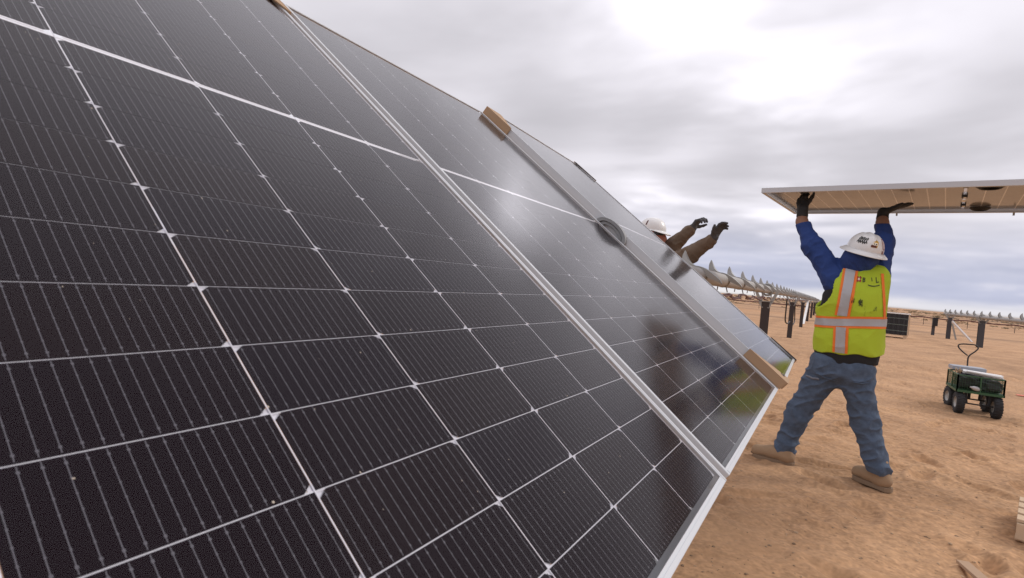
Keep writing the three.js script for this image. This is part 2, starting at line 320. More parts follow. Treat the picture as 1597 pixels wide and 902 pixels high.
// ------------------------------------------------------------------ tracker: tube, brackets, posts
const TUBE = V(-0.935, 1.335, 0);
function torqueTube(name, x, y, z0, z1, r, label) {
  const g = thing(name, label, 'tube', [x, y, z0]);
  const L = Math.abs(z1 - z0), n = Math.max(1, Math.round(L / 11.7));
  for (let i = 0; i < n; i++) { const a = -i * L / n, b = -(i + 1) * L / n; part('tube_section', rod([0, 0, a - 0.002], [0, 0, b], r, r, 20), M.steel, g); if (i) part('coupling_sleeve', rod([0, 0, a + 0.12], [0, 0, a - 0.12], r + 0.006, r + 0.006, 20), M.zinc, g); }
  return g;
}
torqueTube('torque_tube', TUBE.x, TUBE.y, 0.6, -78, 0.066, 'long pale steel tube running behind the panels toward the horizon');
function bracketProto() {                         // bent channel over the tube: steep pointed arm up-slope, spoon-shaped arm down-slope
  const g = new THREE.Group();
  const key = [[-0.125, 0.203, 0.004, 0.004], [-0.118, 0.190, 0.010, 0.014], [-0.104, 0.155, 0.022, 0.034], [-0.080, 0.112, 0.040, 0.050], [-0.040, 0.083, 0.054, 0.052], [0.015, 0.076, 0.056, 0.050], [0.075, 0.050, 0.048, 0.044], [0.130, 0.010, 0.036, 0.030], [0.170, -0.024, 0.024, 0.016], [0.190, -0.050, 0.010, 0.006]];
  const cv = new THREE.CatmullRomCurve3(key.map(k => V(k[0], k[1], 0))), n = 30, T = 0.003, at = i => { const t = i / n, p = cv.getPoint(t), d = cv.getTangent(t), u = t * (key.length - 1), j = Math.min(key.length - 2, Math.floor(u)), f = u - j; return { p, nx: -d.y, ny: d.x, w: 1.2 * mix(key[j][2], key[j + 1][2], f), h: 1.15 * mix(key[j][3], key[j + 1][3], f) }; };
  const sweep = fn => { const P = [], I = []; for (let i = 0; i <= n; i++) for (const q of fn(at(i))) P.push(...q); for (let i = 0; i < n; i++) for (let c = 0; c < 4; c++) { const a = i * 4 + c, b = i * 4 + (c + 1) % 4; I.push(a, a + 4, b, b, a + 4, b + 4); } I.push(0, 1, 2, 0, 2, 3); const e = n * 4; I.push(e, e + 2, e + 1, e, e + 3, e + 2); const w = meshFrom(P, I).toNonIndexed(); w.computeVertexNormals(); return w; };
  const off = (a, k, z) => [a.p.x + a.nx * k, a.p.y + a.ny * k, z];
  part('web', sweep(a => [off(a, 0, -a.w), off(a, 0, a.w), off(a, -T, a.w), off(a, -T, -a.w)]), M.zinc, g);
  for (const sd of [1, -1]) part('side_wall', sweep(a => [off(a, -T - 0.0004, sd * (a.w - T)), off(a, -T - 0.0004, sd * a.w), off(a, -T - a.h, sd * a.w * 1.02), off(a, -T - a.h, sd * (a.w * 1.02 - T))]), M.zinc, g);
  part('strap', rod([0, 0, -0.018], [0, 0, 0.018], 0.0705, 0.0705, 24), M.zinc, g);
  part('bolt', rod([0.035, -0.05, 0], [0.055, -0.115, 0], 0.006, 0.006, 8), M.darkZinc, g);
  part('bolt', rod([-0.04, -0.05, 0], [-0.045, -0.1, 0], 0.006, 0.006, 8), M.darkZinc, g);
  return g;
}
const proto = bracketProto();
const ordinal = ['first', 'second', 'third', 'fourth', 'fifth', 'sixth', 'seventh', 'eighth', 'ninth', 'tenth'];
function placeBracket(x, y, z, label, group, turn = 0) {
  const b = proto.clone(); b.name = numbered('mounting_bracket'); b.position.set(x, y, z); b.rotation.z = turn;
  b.userData = { label, category: 'bracket', group }; scene.add(b); return b;
}
for (let k = 0; k < 52; k++) {
  const z = -3.40 - 0.01 - 1.169 * k;
  placeBracket(TUBE.x, TUBE.y, z, k < 10 ? `pointed grey bracket on the near steel tube, ${ordinal[k]} beyond the panels` : 'small grey bracket far along the near steel tube', 'brackets on the near tube');
}
// curved clamp poking out of the gap between second and third panel
{
  const g = thing('panel_clamp', 'rounded grey metal clamp poking out between the second and third panels', 'clamp');
  g.quaternion.copy(slopeQ); g.position.copy(onPanel(2.126, 0.068, 0.004));
  const half = (a, b) => { const s = new THREE.Shape(); s.moveTo(a, -0.03); for (let i = 0; i <= 24; i++) { const t = Math.PI * i / 24; s.lineTo(a * Math.cos(t), b * Math.sin(t)); } s.lineTo(-a, -0.03); s.closePath(); return s; };
  const ring = (a, b, c, d, x0, th, m, n) => { const s = half(a, b), h = new THREE.Path(); h.moveTo(c, -0.028); for (let i = 0; i <= 24; i++) { const t = Math.PI * i / 24; h.lineTo(c * Math.cos(t), d * Math.sin(t)); } h.lineTo(-c, -0.028); h.closePath(); s.holes.push(h); const e = new THREE.ExtrudeGeometry(s, { depth: th, bevelEnabled: true, bevelSize: 0.0012, bevelThickness: 0.0012, bevelSegments: 2, curveSegments: 24 }); e.rotateX(Math.PI / 2); e.rotateZ(Math.PI / 2); e.translate(x0, 0, 0); return part(n, e, m, g); };
  // after the turns the profile lies in the slope/normal plane and its thickness along the tube
  ring(0.086, 0.046, 0.070, 0.034, -0.012, 0.026, M.darkZinc, 'outer_rim');
  ring(0.064, 0.030, 0.050, 0.020, -0.006, 0.014, M.darkZinc, 'inner_rim');
}
function steelPost(x, z, h, m, label, tubeY, group, w = 0.13, wings = true) {
  const g = thing('steel_post', label, 'post', [x, 0, z], group);
  part('web', box(0.012, h + 0.6, 0.12, 0, (h - 0.6) / 2, 0), m, g);
  part('flange', box(w, h + 0.6, 0.010, 0, (h - 0.6) / 2, 0.0652), m, g);
  part('flange', box(w, h + 0.6, 0.010, 0, (h - 0.6) / 2, -0.0652), m, g);
  if (tubeY) {
    for (const s of [-1, 1]) if (wings) { const sh = new THREE.Shape(); sh.moveTo(w / 2 * s * 0.9, h - 0.12); sh.lineTo(w / 2 * s * 1.05, h + 0.02); sh.lineTo(s * 0.17, tubeY + 0.02); sh.lineTo(s * 0.20, tubeY - 0.03); sh.closePath(); part('gusset_plate', new THREE.ExtrudeGeometry(sh, { depth: 0.006, bevelEnabled: false }).translate(0, 0, 0.074), M.zinc, g); }
    part('saddle_plate', box(0.20, 0.012, 0.16, 0, h + 0.0065, 0), M.zinc, g);
    part('bearing', new THREE.TorusGeometry(0.098, 0.018, 8, 28).translate(0, tubeY, 0), M.zinc, g);
    part('bearing_leg', bar([-0.07, h + 0.012, 0], [-0.075, tubeY - 0.05, 0], 0.012, 0.05), M.zinc, g); part('bearing_leg', bar([0.07, h + 0.012, 0], [0.075, tubeY - 0.05, 0], 0.012, 0.05), M.zinc, g);
    for (const s of [-1, 1]) part('bolt', rod([s * 0.045, h - 0.10, 0.068], [s * 0.045, h - 0.10, 0.082], 0.010, 0.010, 6), M.zinc, g);
  }
  return g;
}
const pw = ['nearest', 'second', 'third', 'fourth', 'fifth', 'sixth', 'seventh', 'eighth'];
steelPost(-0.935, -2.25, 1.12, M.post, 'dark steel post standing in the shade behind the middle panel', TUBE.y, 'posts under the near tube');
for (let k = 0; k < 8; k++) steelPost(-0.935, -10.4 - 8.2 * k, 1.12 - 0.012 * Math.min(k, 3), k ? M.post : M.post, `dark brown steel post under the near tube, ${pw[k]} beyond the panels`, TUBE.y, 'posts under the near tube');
one('white_brace', [bar([-0.98, 1.1, -35.2], [-0.98, -0.1, -31.0], 0.10, 0.16)], M.white, 'white sloping brace beside the far posts under the near tube', 'brace');
// cables under the near tube
{
  const pts = []; for (let z = -4.2; z > -10.3; z -= 0.13) { const t = (z + 4.2) / 1.169; pts.push([-0.935 + 0.02 * Math.sin(z * 9), 1.215 - 0.048 * (0.5 + 0.5 * Math.cos(t * 2 * Math.PI + 0.9)) - 0.012 * n3(z * 4, 1, 2), z]); }
  one('hanging_cable', [tube(pts, 0.011, 160, 7), tube(pts.map(([x, y, z]) => [x + 0.022, y - 0.012 + 0.008 * Math.sin(z * 11), z]), 0.008, 160, 7)], M.cableRed, 'dark red cable drooping in waves below the steel tube', 'cable');
  const far = []; for (let z = -10.6; z > -34; z -= 0.2) { const t = (z + 4.2) / 1.169; far.push([-0.935, 1.205 - 0.05 * (0.5 + 0.5 * Math.cos(t * 2 * Math.PI + 0.9)), z]); }
  one('hanging_cable', tube(far, 0.011, 260, 6), M.cableRed, 'far dark cable under the tube past the nearest post', 'cable');
  one('cable_loop', tube([[-0.93, 1.2, -15.8], [-0.935, 0.9, -15.9], [-0.94, 0.62, -16.1], [-0.935, 0.5, -17], [-0.93, 0.53, -18.0]], 0.018, 40, 7), M.black, 'black cable loop hanging left of the second brown post', 'cable');
  one('cable_loop', tube([[-0.93, 1.2, -20.1], [-0.935, 0.8, -20.5], [-0.93, 0.48, -20.8], [-0.93, 0.36, -20.1], [-0.93, 0.4, -19.0]], 0.018, 40, 7), M.black, 'black cable loop hanging right of the second brown post', 'cable');
}
// second tracker row to the right
torqueTube('torque_tube', 4.92, 1.13, -14, -33, 0.066, 'pale steel tube on posts in the far right background');
for (let k = 0; k < 15; k++) placeBracket(4.92, 1.13, -16.2 - 1.169 * k, 'small curved bracket on the far right steel tube', 'brackets on the far right tube', -0.35);
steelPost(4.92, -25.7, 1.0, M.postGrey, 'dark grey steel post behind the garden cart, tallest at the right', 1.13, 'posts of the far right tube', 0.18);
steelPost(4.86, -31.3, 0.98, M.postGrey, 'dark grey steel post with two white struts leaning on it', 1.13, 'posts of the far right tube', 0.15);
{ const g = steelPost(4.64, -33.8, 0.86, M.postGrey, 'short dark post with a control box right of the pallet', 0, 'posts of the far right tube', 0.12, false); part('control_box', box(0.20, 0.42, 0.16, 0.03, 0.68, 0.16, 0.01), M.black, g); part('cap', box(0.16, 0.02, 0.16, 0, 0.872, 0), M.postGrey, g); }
one('white_strut', bar([4.92, 0.82, -31.1], [5.62, -0.05, -30.6], 0.09, 0.05), M.white, 'longer white strut sloping from a far post to the sand', 'strut');
one('white_strut', bar([4.95, 0.7, -31.2], [5.15, -0.05, -31.2], 0.06, 0.05), M.zinc, 'shorter grey strut beside the long white strut', 'strut');

// low cable run on stakes across the field
{
  const mk = (x0, x1, z0, z1, n, label, name) => {
    const g = thing(name, label, 'cable run', [x0, 0, z0]); const pts = [];
    for (let i = 0; i <= n * 6; i++) { const t = i / (n * 6); pts.push([(x1 - x0) * t, 0.62 - 0.05 * Math.abs(Math.sin(t * n * Math.PI)) + 0.03 * n3(t * 40, 1, 1), (z1 - z0) * t]); }
    part('cable_bundle', tube(pts, 0.05, n * 10, 6), M.cableRed, g);
    for (let i = 0; i <= n; i++) { const t = i / n; part('stake', rod([(x1 - x0) * t, -0.5, (z1 - z0) * t], [(x1 - x0) * t, 0.62, (z1 - z0) * t], 0.02, 0.02, 6), M.post, g); }
  };
  mk(4.3, 30, -57.5, -55, 9, 'dark cable run on thin stakes across the sand at far right', 'cable_run');
  mk(-24, 3.2, -60, -57.8, 9, 'dark cable run on thin stakes seen behind the near posts', 'cable_run');
}

// pallet of packed panels
{
  const g = thing('panel_pallet', 'black block of packed solar panels strapped on a wooden pallet', 'pallet', [1.98, 0, -26.75]);
  g.rotation.y = -0.12;
  for (let i = 0; i < 22; i++) part('packed_panel', box(1.82 / 22 - 0.006, 0.82, 1.0, -0.95 + (i + 0.5) * 1.82 / 22, 0.555, 0), i % 2 ? M.black : M.packed ??= mat([0.017, 0.018, 0.022], 0.35), g);
  for (const y of [0.30, 0.55, 0.80]) part('strap', box(1.84, 0.022, 1.015, -0.04, y, 0), M.strapGreen ??= mat([0.13, 0.16, 0.14], 0.6), g);
  part('corner_edge', box(0.035, 0.86, 0.05, 0.90, 0.56, 0.5), M.wood, g); part('corner_edge', box(0.035, 0.86, 0.05, 0.90, 0.56, -0.5), M.wood, g);
  part('top_board', box(1.92, 0.035, 1.05, -0.04, 0.99, 0), M.white, g);
  for (const z of [-0.45, 0, 0.45]) part('pallet_board', box(1.9, 0.03, 0.12, -0.04, 0.125, z), M.wood, g);
  for (const x of [-0.9, -0.04, 0.82]) part('pallet_block', box(0.12, 0.11, 1.0, x, 0.053, 0), M.wood, g);
}

// ------------------------------------------------------------------ garden cart
{
  const green = mat([0.030, 0.090, 0.038], 0.5, 0.1), rim = mat([0.42, 0.41, 0.38], 0.5, 0.3);
  const g = thing('garden_cart', 'green mesh sided garden cart with four black tyres standing on sand', 'cart', [1.65, 0.0, -8.66]);
  const yaw = 0.0; g.rotation.y = yaw;
  const w = 0.43, l = 0.62, yb = 0.275, yt = 0.465, x = w / 2, z = l / 2;
  part('tray_floor', box(w - 0.01, 0.008, l - 0.01, 0, yb + 0.01, 0), green, g);
  const panelSide = (a, b, n, name) => {
    const A = V(...a), B = V(...b); const rails = [];
    const at = (t, y) => { const p = A.clone().lerp(B, t); return [p.x, y, p.z]; };
    rails.push(bar(at(0, yt), at(1, yt), 0.014), bar(at(0, yb), at(1, yb), 0.026));
    for (let i = 0; i <= n; i++) rails.push(bar(at(i / n, yb - 0.012), at(i / n, yt + 0.006), 0.015));
    const s = part(name, rails, green, g);
    const wires = []; const m = Math.round(A.distanceTo(B) / 0.024), k = 7;
    for (let i = 1; i < m; i++) wires.push(rod(at(i / m, yb), at(i / m, yt), 0.0013, 0.0013, 4));
    for (let i = 1; i < k; i++) wires.push(rod(at(0, mix(yb, yt, i / k)), at(1, mix(yb, yt, i / k)), 0.0013, 0.0013, 4));
    part('wire_mesh', wires, green, s);
  };
  panelSide([-x, 0, z], [x, 0, z], 2, 'end_panel'); panelSide([-x, 0, -z], [x, 0, -z], 2, 'end_panel');
  panelSide([-x, 0, -z], [-x, 0, z], 2, 'side_panel'); panelSide([x, 0, -z], [x, 0, z], 2, 'side_panel');
  const tyre = new THREE.LatheGeometry([[0.062, -0.034], [0.095, -0.042], [0.118, -0.036], [0.129, -0.018], [0.131, 0], [0.129, 0.018], [0.118, 0.036], [0.095, 0.042], [0.062, 0.034]].map(p => new THREE.Vector2(...p)), 36); tyre.rotateZ(Math.PI / 2);
  const lug = []; for (let i = 0; i < 22; i++) for (const s of [-1, 1]) { const b = box(0.034, 0.008, 0.013, s * 0.019, 0.129, 0); b.rotateX((i + (s > 0 ? 0.5 : 0)) * Math.PI / 11); lug.push(b); }
  const rimG = new THREE.LatheGeometry([[0.0, -0.012], [0.022, -0.030], [0.03, -0.014], [0.056, -0.012], [0.064, -0.036], [0.067, -0.034], [0.067, 0.034], [0.064, 0.036], [0.056, 0.012], [0.03, 0.014], [0.022, 0.030], [0.0, 0.012]].map(p => new THREE.Vector2(...p)), 28); rimG.rotateZ(Math.PI / 2);
  const spots = [[-0.175, 0.245, 0.05], [0.175, 0.245, 0.02], [-0.185, -0.22, 0.16], [0.185, -0.22, 0.16]];
  for (const [wx, wz, ya] of spots) { const wh = part('wheel', rimG, rim, g); wh.position.set(wx, 0.128, wz); wh.rotation.y = ya; part('tyre', tyre, M.rubber, wh); part('tread', lug, M.rubber, wh); }
  part('axle', [rod([-0.18, 0.128, 0.245], [0.18, 0.128, 0.245], 0.009), bar([-0.10, 0.128, 0.245], [-0.12, yb, 0.22], 0.02), bar([0.10, 0.128, 0.245], [0.12, yb, 0.22], 0.02)], M.black, g);
  part('axle', [rod([-0.19, 0.128, -0.22], [0.19, 0.128, -0.22], 0.009), bar([0, 0.128, -0.22], [0, yb, -0.22], 0.03), bar([-0.1, 0.128, -0.22], [-0.1, yb, -0.18], 0.018), bar([0.1, 0.128, -0.22], [0.1, yb, -0.18], 0.018)], M.black, g);
  // pull handle standing up behind the tray
  part('pull_handle', [tube([[0.0, 0.16, -0.34], [-0.005, 0.4, -0.40], [-0.01, 0.58, -0.43], [0.0, 0.66, -0.44], [0.06, 0.73, -0.45], [0.085, 0.775, -0.455], [0.06, 0.81, -0.46], [0, 0.813, -0.46], [-0.075, 0.808, -0.46], [-0.115, 0.79, -0.455], [-0.11, 0.755, -0.45], [-0.06, 0.70, -0.44], [-0.015, 0.665, -0.44]], 0.0085, 90, 8)], M.black, g);
  // load: each a thing of its own
  const at = (lx, y, lz) => { const c = Math.cos(yaw), s = Math.sin(yaw); return [1.65 + lx * c + lz * s, y, -8.66 - lx * s + lz * c]; };
  const cloth = (wd, dp, h, seed, amp) => { const G = new THREE.SphereGeometry(1, 40, 26), p = G.attributes.position; for (let i = 0; i < p.count; i++) { let a = p.getX(i), b = p.getY(i), c = p.getZ(i); const k = 1 + amp * (fbm(a * 2.6 + seed, b * 2.6, c * 2.6, 3) - 0.5) + amp * 0.5 * (fbm(a * 7 + seed, b * 7, c * 7, 2) - 0.5); const sq = q => Math.sign(q) * Math.pow(Math.abs(q), 0.7); p.setXYZ(i, sq(a) * wd / 2 * k, sq(b) * h / 2 * k, sq(c) * dp / 2 * k); } G.computeVertexNormals(); return G; };
  const load = (name, geo, m, label, cat, p, ry = 0) => { const o = one(name, geo, m, label, cat, p); o.rotation.y = yaw + ry; return o; };
  load('tool_bag', cloth(0.20, 0.24, 0.17, 3.1, 0.9), M.rubber, 'black bag slumped in the left half of the cart', 'bag', at(-0.09, 0.385, 0.16));
  load('tool_bag', cloth(0.21, 0.22, 0.15, 8.4, 0.8), mat([0.04, 0.04, 0.045], 0.8), 'dark bag filling the right half of the cart', 'bag', at(0.105, 0.365, 0.18), 0.2);
  load('tool_bag', cloth(0.30, 0.25, 0.16, 5.9, 0.7), mat([0.05, 0.05, 0.05], 0.85), 'dark bundle at the back of the cart', 'bag', at(-0.03, 0.375, -0.14));
  load('plastic_bottle', new THREE.LatheGeometry([[0, 0], [0.026, 0.002], [0.028, 0.05], [0.022, 0.085], [0.010, 0.10], [0.010, 0.115], [0, 0.116]].map(q => new THREE.Vector2(...q)), 16).rotateZ(1.35).rotateY(0.5), mat([0.45, 0.44, 0.44], 0.35), 'grey bottle lying low behind the mesh of the cart', 'bottle', at(0.0, 0.315, 0.285));
  const bundle = []; for (let i = 0; i < 9; i++) bundle.push(box(0.30 + 0.08 * n3(i * 2, 7, 7), 0.016, 0.045, 0.01 * n3(i, 2, 2), 0.012 * (i % 3), -0.09 + 0.024 * i, 0.004).rotateY(0.25 * (n3(i * 3, 1, 1) - 0.5)).rotateZ(0.05 * (n3(i * 5, 4, 1) - 0.5) - 0.05));
  load('sheet_stack', bundle, M.white, 'pile of flat white strips across the top of the cart', 'strips', at(0.045, 0.478, 0.10), -0.1);
  load('white_sack', cloth(0.17, 0.2, 0.10, 2.2, 0.8), mat([0.55, 0.54, 0.52], 0.85), 'pale crumpled sack under the white strips in the cart', 'sack', at(0.11, 0.445, 0.08));
  load('grey_box', box(0.34, 0.05, 0.2, 0, 0, 0, 0.008), mat([0.33, 0.345, 0.38], 0.5), 'flat grey case on top at the back of the cart', 'case', at(-0.05, 0.515, -0.2), 0.05);
  const sticks = []; for (let i = 0; i < 6; i++) sticks.push(bar([-0.02 + i * 0.01, 0, -0.05], [-0.03 + 0.06 * rnd(), 0.17 + 0.05 * rnd(), 0.03 * rnd()], 0.011));
  load('wood_stakes', sticks, M.wood, 'small wooden stakes at the left corner of the cart', 'stakes', at(-0.17, 0.31, 0.0));
  one('marker_flag', box(0.20, 0.006, 0.09, 0, 0, 0), mat([0.75, 0.19, 0.13], 0.7), 'small red cloth lying on the sand right of the cart', 'cloth', [2.75, groundH(2.75, -11.2) + 0.02, -11.2]);
}

// broken pallet at the right edge and wooden stake bottom right
{
  const g = thing('wood_pallet', 'corner of a pale wooden pallet at the right edge', 'pallet', [0.985, 0.0, -3.93]); g.rotation.y = -0.25;
  for (let i = 0; i < 4; i++) part('top_board', box(0.9, 0.018, 0.10, 0.45, 0.112, -0.05 - i * 0.14, 0.003), M.wood, g);
  for (const x of [0.02, 0.45, 0.88]) part('stringer', box(0.036, 0.086, 0.56, x, 0.058, -0.26, 0.003), M.wood, g);
  for (let i = 0; i < 2; i++) part('bottom_board', box(0.9, 0.014, 0.09, 0.45, 0.008, -0.05 - i * 0.42, 0.003), M.wood, g);
  const s = thing('wooden_stake', 'flat wooden board end poking out of the sand at the bottom edge', 'board', [0.66, 0.0, -3.28]); s.rotation.y = 0.35;
  part('board', box(0.055, 0.016, 0.34, 0.02, 0.018, 0.12, 0.003), mat([0.42, 0.28, 0.18], 0.9), s);
  s.children[0].rotation.x = 0.04;
}

// ------------------------------------------------------------------ scrub on the horizon
{
  const P = [], I = []; const r = mulberry(5);
  for (let i = 0; i < 46; i++) { const a = r() * 6.28, e = r() * 1.3, R = 0.35 + 0.65 * r(), x = Math.cos(a) * Math.cos(e) * R, y = Math.sin(e) * R * 0.8, z = Math.sin(a) * Math.cos(e) * R, s = 0.16 + 0.16 * r(); const k = P.length / 3; for (let m = 0; m < 3; m++) P.push(x + (r() - 0.5) * s * 2, y + (r() - 0.3) * s * 1.6, z + (r() - 0.5) * s * 2); I.push(k, k + 1, k + 2); }
  const bush = meshFrom(P, I); const n = 2600, im = new THREE.InstancedMesh(bush, mat([1, 1, 1], 0.95), n), m4 = new THREE.Matrix4(), q = new THREE.Quaternion(), c = new THREE.Color();
  for (let i = 0; i < n; i++) {
    const d = 75 + 420 * Math.pow(r(), 1.2), a = -1.95 + r() * 1.5; const x = Math.cos(a) * d, z = Math.sin(a) * d; const s = (0.18 + 0.5 * r() * r()) * (1 + d / 350);
    m4.compose(V(x, groundH(x, z) - 0.05, z), q.setFromAxisAngle(V(0, 1, 0), r() * 6.28), V(s * (1 + r()), s * (0.6 + 0.5 * r()), s * (1 + r()))); im.setMatrixAt(i, m4);
    const t = r(); c.setRGB(mix(0.15, 0.26, t), mix(0.13, 0.19, t), mix(0.075, 0.10, t)); im.setColorAt(i, c);
  }
  shadowed(im); im.name = 'desert_scrub'; im.userData = { label: 'low dry brown scrub scattered along the horizon', category: 'scrub', kind: 'stuff' }; scene.add(im);
  const clod = new THREE.IcosahedronGeometry(1, 1); { const p = clod.attributes.position; for (let i = 0; i < p.count; i++) { const k = 0.75 + 0.5 * n3(p.getX(i) * 2 + 5, p.getY(i) * 2 + 5, p.getZ(i) * 2 + 5); p.setXYZ(i, p.getX(i) * k, p.getY(i) * k * 0.9, p.getZ(i) * k); } clod.computeVertexNormals(); }
  const nc = 1700, ic = new THREE.InstancedMesh(clod, mat([1, 1, 1], 1), nc);
  for (let i = 0; i < nc; i++) { const z = -2.4 - 26 * Math.pow(r(), 1.7), x = -0.9 + (-z) * 0.62 * r() + 0.3; const s = 0.0018 + 0.0038 * Math.pow(r(), 3); m4.compose(V(x, groundH(x, z) + s * 0.2, z), q.setFromAxisAngle(V(0, 1, 0), r() * 6.28), V(s * (1 + r()), s, s * (1 + r()))); ic.setMatrixAt(i, m4); const t = r(); c.setRGB(mix(0.22, 0.5, t), mix(0.145, 0.35, t), mix(0.09, 0.22, t)); ic.setColorAt(i, c); }
  const tw = new THREE.InstancedMesh(mg([rod([-0.5, 0, 0], [0.05, 0.05, 0.06], 0.02, 0.03, 5), rod([0.05, 0.05, 0.06], [0.5, 0.02, -0.05], 0.03, 0.015, 5), rod([0.05, 0.05, 0.06], [0.25, 0.12, 0.28], 0.02, 0.01, 4)]), mat([1, 1, 1], 0.95), 90);
  for (let i = 0; i < 90; i++) { const z = -2.5 - 11 * Math.pow(r(), 1.4), x = -0.8 + (-z) * 0.6 * r() + 0.3, s = 0.02 + 0.07 * r() * r(); m4.compose(V(x, groundH(x, z) + s * 0.02, z), q.setFromAxisAngle(V(0, 1, 0), r() * 6.28), V(s, s * 0.5, s)); tw.setMatrixAt(i, m4); const t = r(); c.setRGB(mix(0.12, 0.5, t), mix(0.08, 0.38, t), mix(0.05, 0.26, t)); tw.setColorAt(i, c); }
  shadowed(tw); tw.name = 'dry_twigs'; tw.userData = { label: 'dry twigs and straw bits scattered on the sand', category: 'twigs', kind: 'stuff' }; scene.add(tw);
  shadowed(ic); ic.name = 'sand_clods'; ic.userData = { label: 'small clods and pebbles strewn over the sand', category: 'pebbles', kind: 'stuff' }; scene.add(ic);
}

// ------------------------------------------------------------------ people: distance fields meshed with surface nets
const smin = (a, b, k) => { const h = Math.max(k - Math.abs(a - b), 0) / k; return Math.min(a, b) - h * h * k * 0.25; };
function bones(list, k, xf) {                     // list of [ax,ay,az, bx,by,bz, ra, rb]
  return (x, y, z) => {
    if (xf) { [x, y, z] = xf(x, y, z); }
    let d = 1e9;
    for (const b of list) {
      const bx = b[3] - b[0], by = b[4] - b[1], bz = b[5] - b[2], px = x - b[0], py = y - b[1], pz = z - b[2];
      const t = Math.max(0, Math.min(1, (px * bx + py * by + pz * bz) / (bx * bx + by * by + bz * bz + 1e-9)));
      const qx = px - bx * t, qy = py - by * t, qz = pz - bz * t, e = Math.sqrt(qx * qx + qy * qy + qz * qz) - (b[6] + (b[7] - b[6]) * t);
      d = d > 1e8 ? e : smin(d, e, k);
    }
    return d;
  };
}
function nets(f, lo, hi, h) {
  const nx = Math.ceil((hi[0] - lo[0]) / h) + 1, ny = Math.ceil((hi[1] - lo[1]) / h) + 1, nz = Math.ceil((hi[2] - lo[2]) / h) + 1;
  const F = new Float32Array(nx * ny * nz), id = new Int32Array(nx * ny * nz).fill(-1), P = [], I = [], U = [];
  const at = (i, j, k) => (k * ny + j) * nx + i;
  for (let k = 0; k < nz; k++) for (let j = 0; j < ny; j++) for (let i = 0; i < nx; i++) F[at(i, j, k)] = f(lo[0] + i * h, lo[1] + j * h, lo[2] + k * h);
  const E = [[0, 1], [0, 2], [0, 4], [1, 3], [1, 5], [2, 3], [2, 6], [3, 7], [4, 5], [4, 6], [5, 7], [6, 7]];
  for (let k = 0; k < nz - 1; k++) for (let j = 0; j < ny - 1; j++) for (let i = 0; i < nx - 1; i++) {
    const v = []; let neg = 0; for (let c = 0; c < 8; c++) { const q = F[at(i + (c & 1), j + (c >> 1 & 1), k + (c >> 2))]; v.push(q); if (q < 0) neg++; }
    if (!neg || neg === 8) continue;
    let x = 0, y = 0, z = 0, n = 0;
    for (const [a, b] of E) if ((v[a] < 0) !== (v[b] < 0)) { const t = v[a] / (v[a] - v[b]); x += (a & 1) + ((b & 1) - (a & 1)) * t; y += (a >> 1 & 1) + ((b >> 1 & 1) - (a >> 1 & 1)) * t; z += (a >> 2) + ((b >> 2) - (a >> 2)) * t; n++; }
    id[at(i, j, k)] = P.length / 3; const X = lo[0] + (i + x / n) * h, Y = lo[1] + (j + y / n) * h, Z = lo[2] + (k + z / n) * h; P.push(X, Y, Z); U.push((X * 0.8 - Z * 0.6) * 8, Y * 8);
  }
  const quad = (a, b, c, d, s) => { if (a < 0 || b < 0 || c < 0 || d < 0) return; if (s) I.push(a, b, c, a, c, d); else I.push(a, c, b, a, d, c); };
  for (let k = 1; k < nz - 1; k++) for (let j = 1; j < ny - 1; j++) for (let i = 1; i < nx - 1; i++) {
    const s = F[at(i, j, k)] < 0;
    if (s !== F[at(i + 1, j, k)] < 0) quad(id[at(i, j - 1, k - 1)], id[at(i, j, k - 1)], id[at(i, j, k)], id[at(i, j - 1, k)], s);
    if (s !== F[at(i, j + 1, k)] < 0) quad(id[at(i - 1, j, k - 1)], id[at(i - 1, j, k)], id[at(i, j, k)], id[at(i, j, k - 1)], s);
    if (s !== F[at(i, j, k + 1)] < 0) quad(id[at(i - 1, j - 1, k)], id[at(i, j - 1, k)], id[at(i, j, k)], id[at(i - 1, j, k)], s);
  }
  return meshFrom(P, I, U);
}
function handBones(wrist, dir, palm, side, curl, thumbOut, s = 1) {
  const d = V(...dir).normalize(), n = V(...palm); n.addScaledVector(d, -n.dot(d)).normalize(); const lat = V().crossVectors(d, n).multiplyScalar(side), W = V(...wrist), B = [];
  const add = (a, b, ra, rb) => B.push([a.x, a.y, a.z, b.x, b.y, b.z, ra * s, rb * s]);
  const off = [0.031, 0.011, -0.010, -0.029], len = [[0.042, 0.025, 0.020], [0.046, 0.029, 0.021], [0.043, 0.027, 0.020], [0.034, 0.020, 0.018]];
  off.forEach((o, i) => {
    const base = W.clone().addScaledVector(lat, o * 0.55 * s), kn = W.clone().addScaledVector(d, (0.092 - 0.006 * Math.abs(i - 1)) * s).addScaledVector(lat, o * s);
    add(base, kn, 0.022, 0.0155);
    let p = kn, dd = d.clone().addScaledVector(lat, o * 2.2).normalize(), a = 0;
    len[i].forEach((l, j) => { a += curl[i] * [0.7, 1, 0.7][j]; const e = dd.clone().multiplyScalar(Math.cos(a)).addScaledVector(n, Math.sin(a)), q = p.clone().addScaledVector(e, l * s); add(p, q, [0.0125, 0.0112, 0.0102][j], [0.0112, 0.0102, 0.0095][j]); p = q; });
  });
  let p = W.clone().addScaledVector(d, 0.022 * s).addScaledVector(lat, 0.024 * s), e = d.clone().multiplyScalar(0.75).addScaledVector(lat, 0.7).addScaledVector(n, thumbOut).normalize();
  [[0.045, 0.018, 0.0145], [0.034, 0.0138, 0.0120], [0.028, 0.0118, 0.0102]].forEach(([l, a, b]) => { const q = p.clone().addScaledVector(e, l * s); add(p, q, a, b); p = q; e = e.clone().addScaledVector(d, 0.25).normalize(); });
  return B;
}
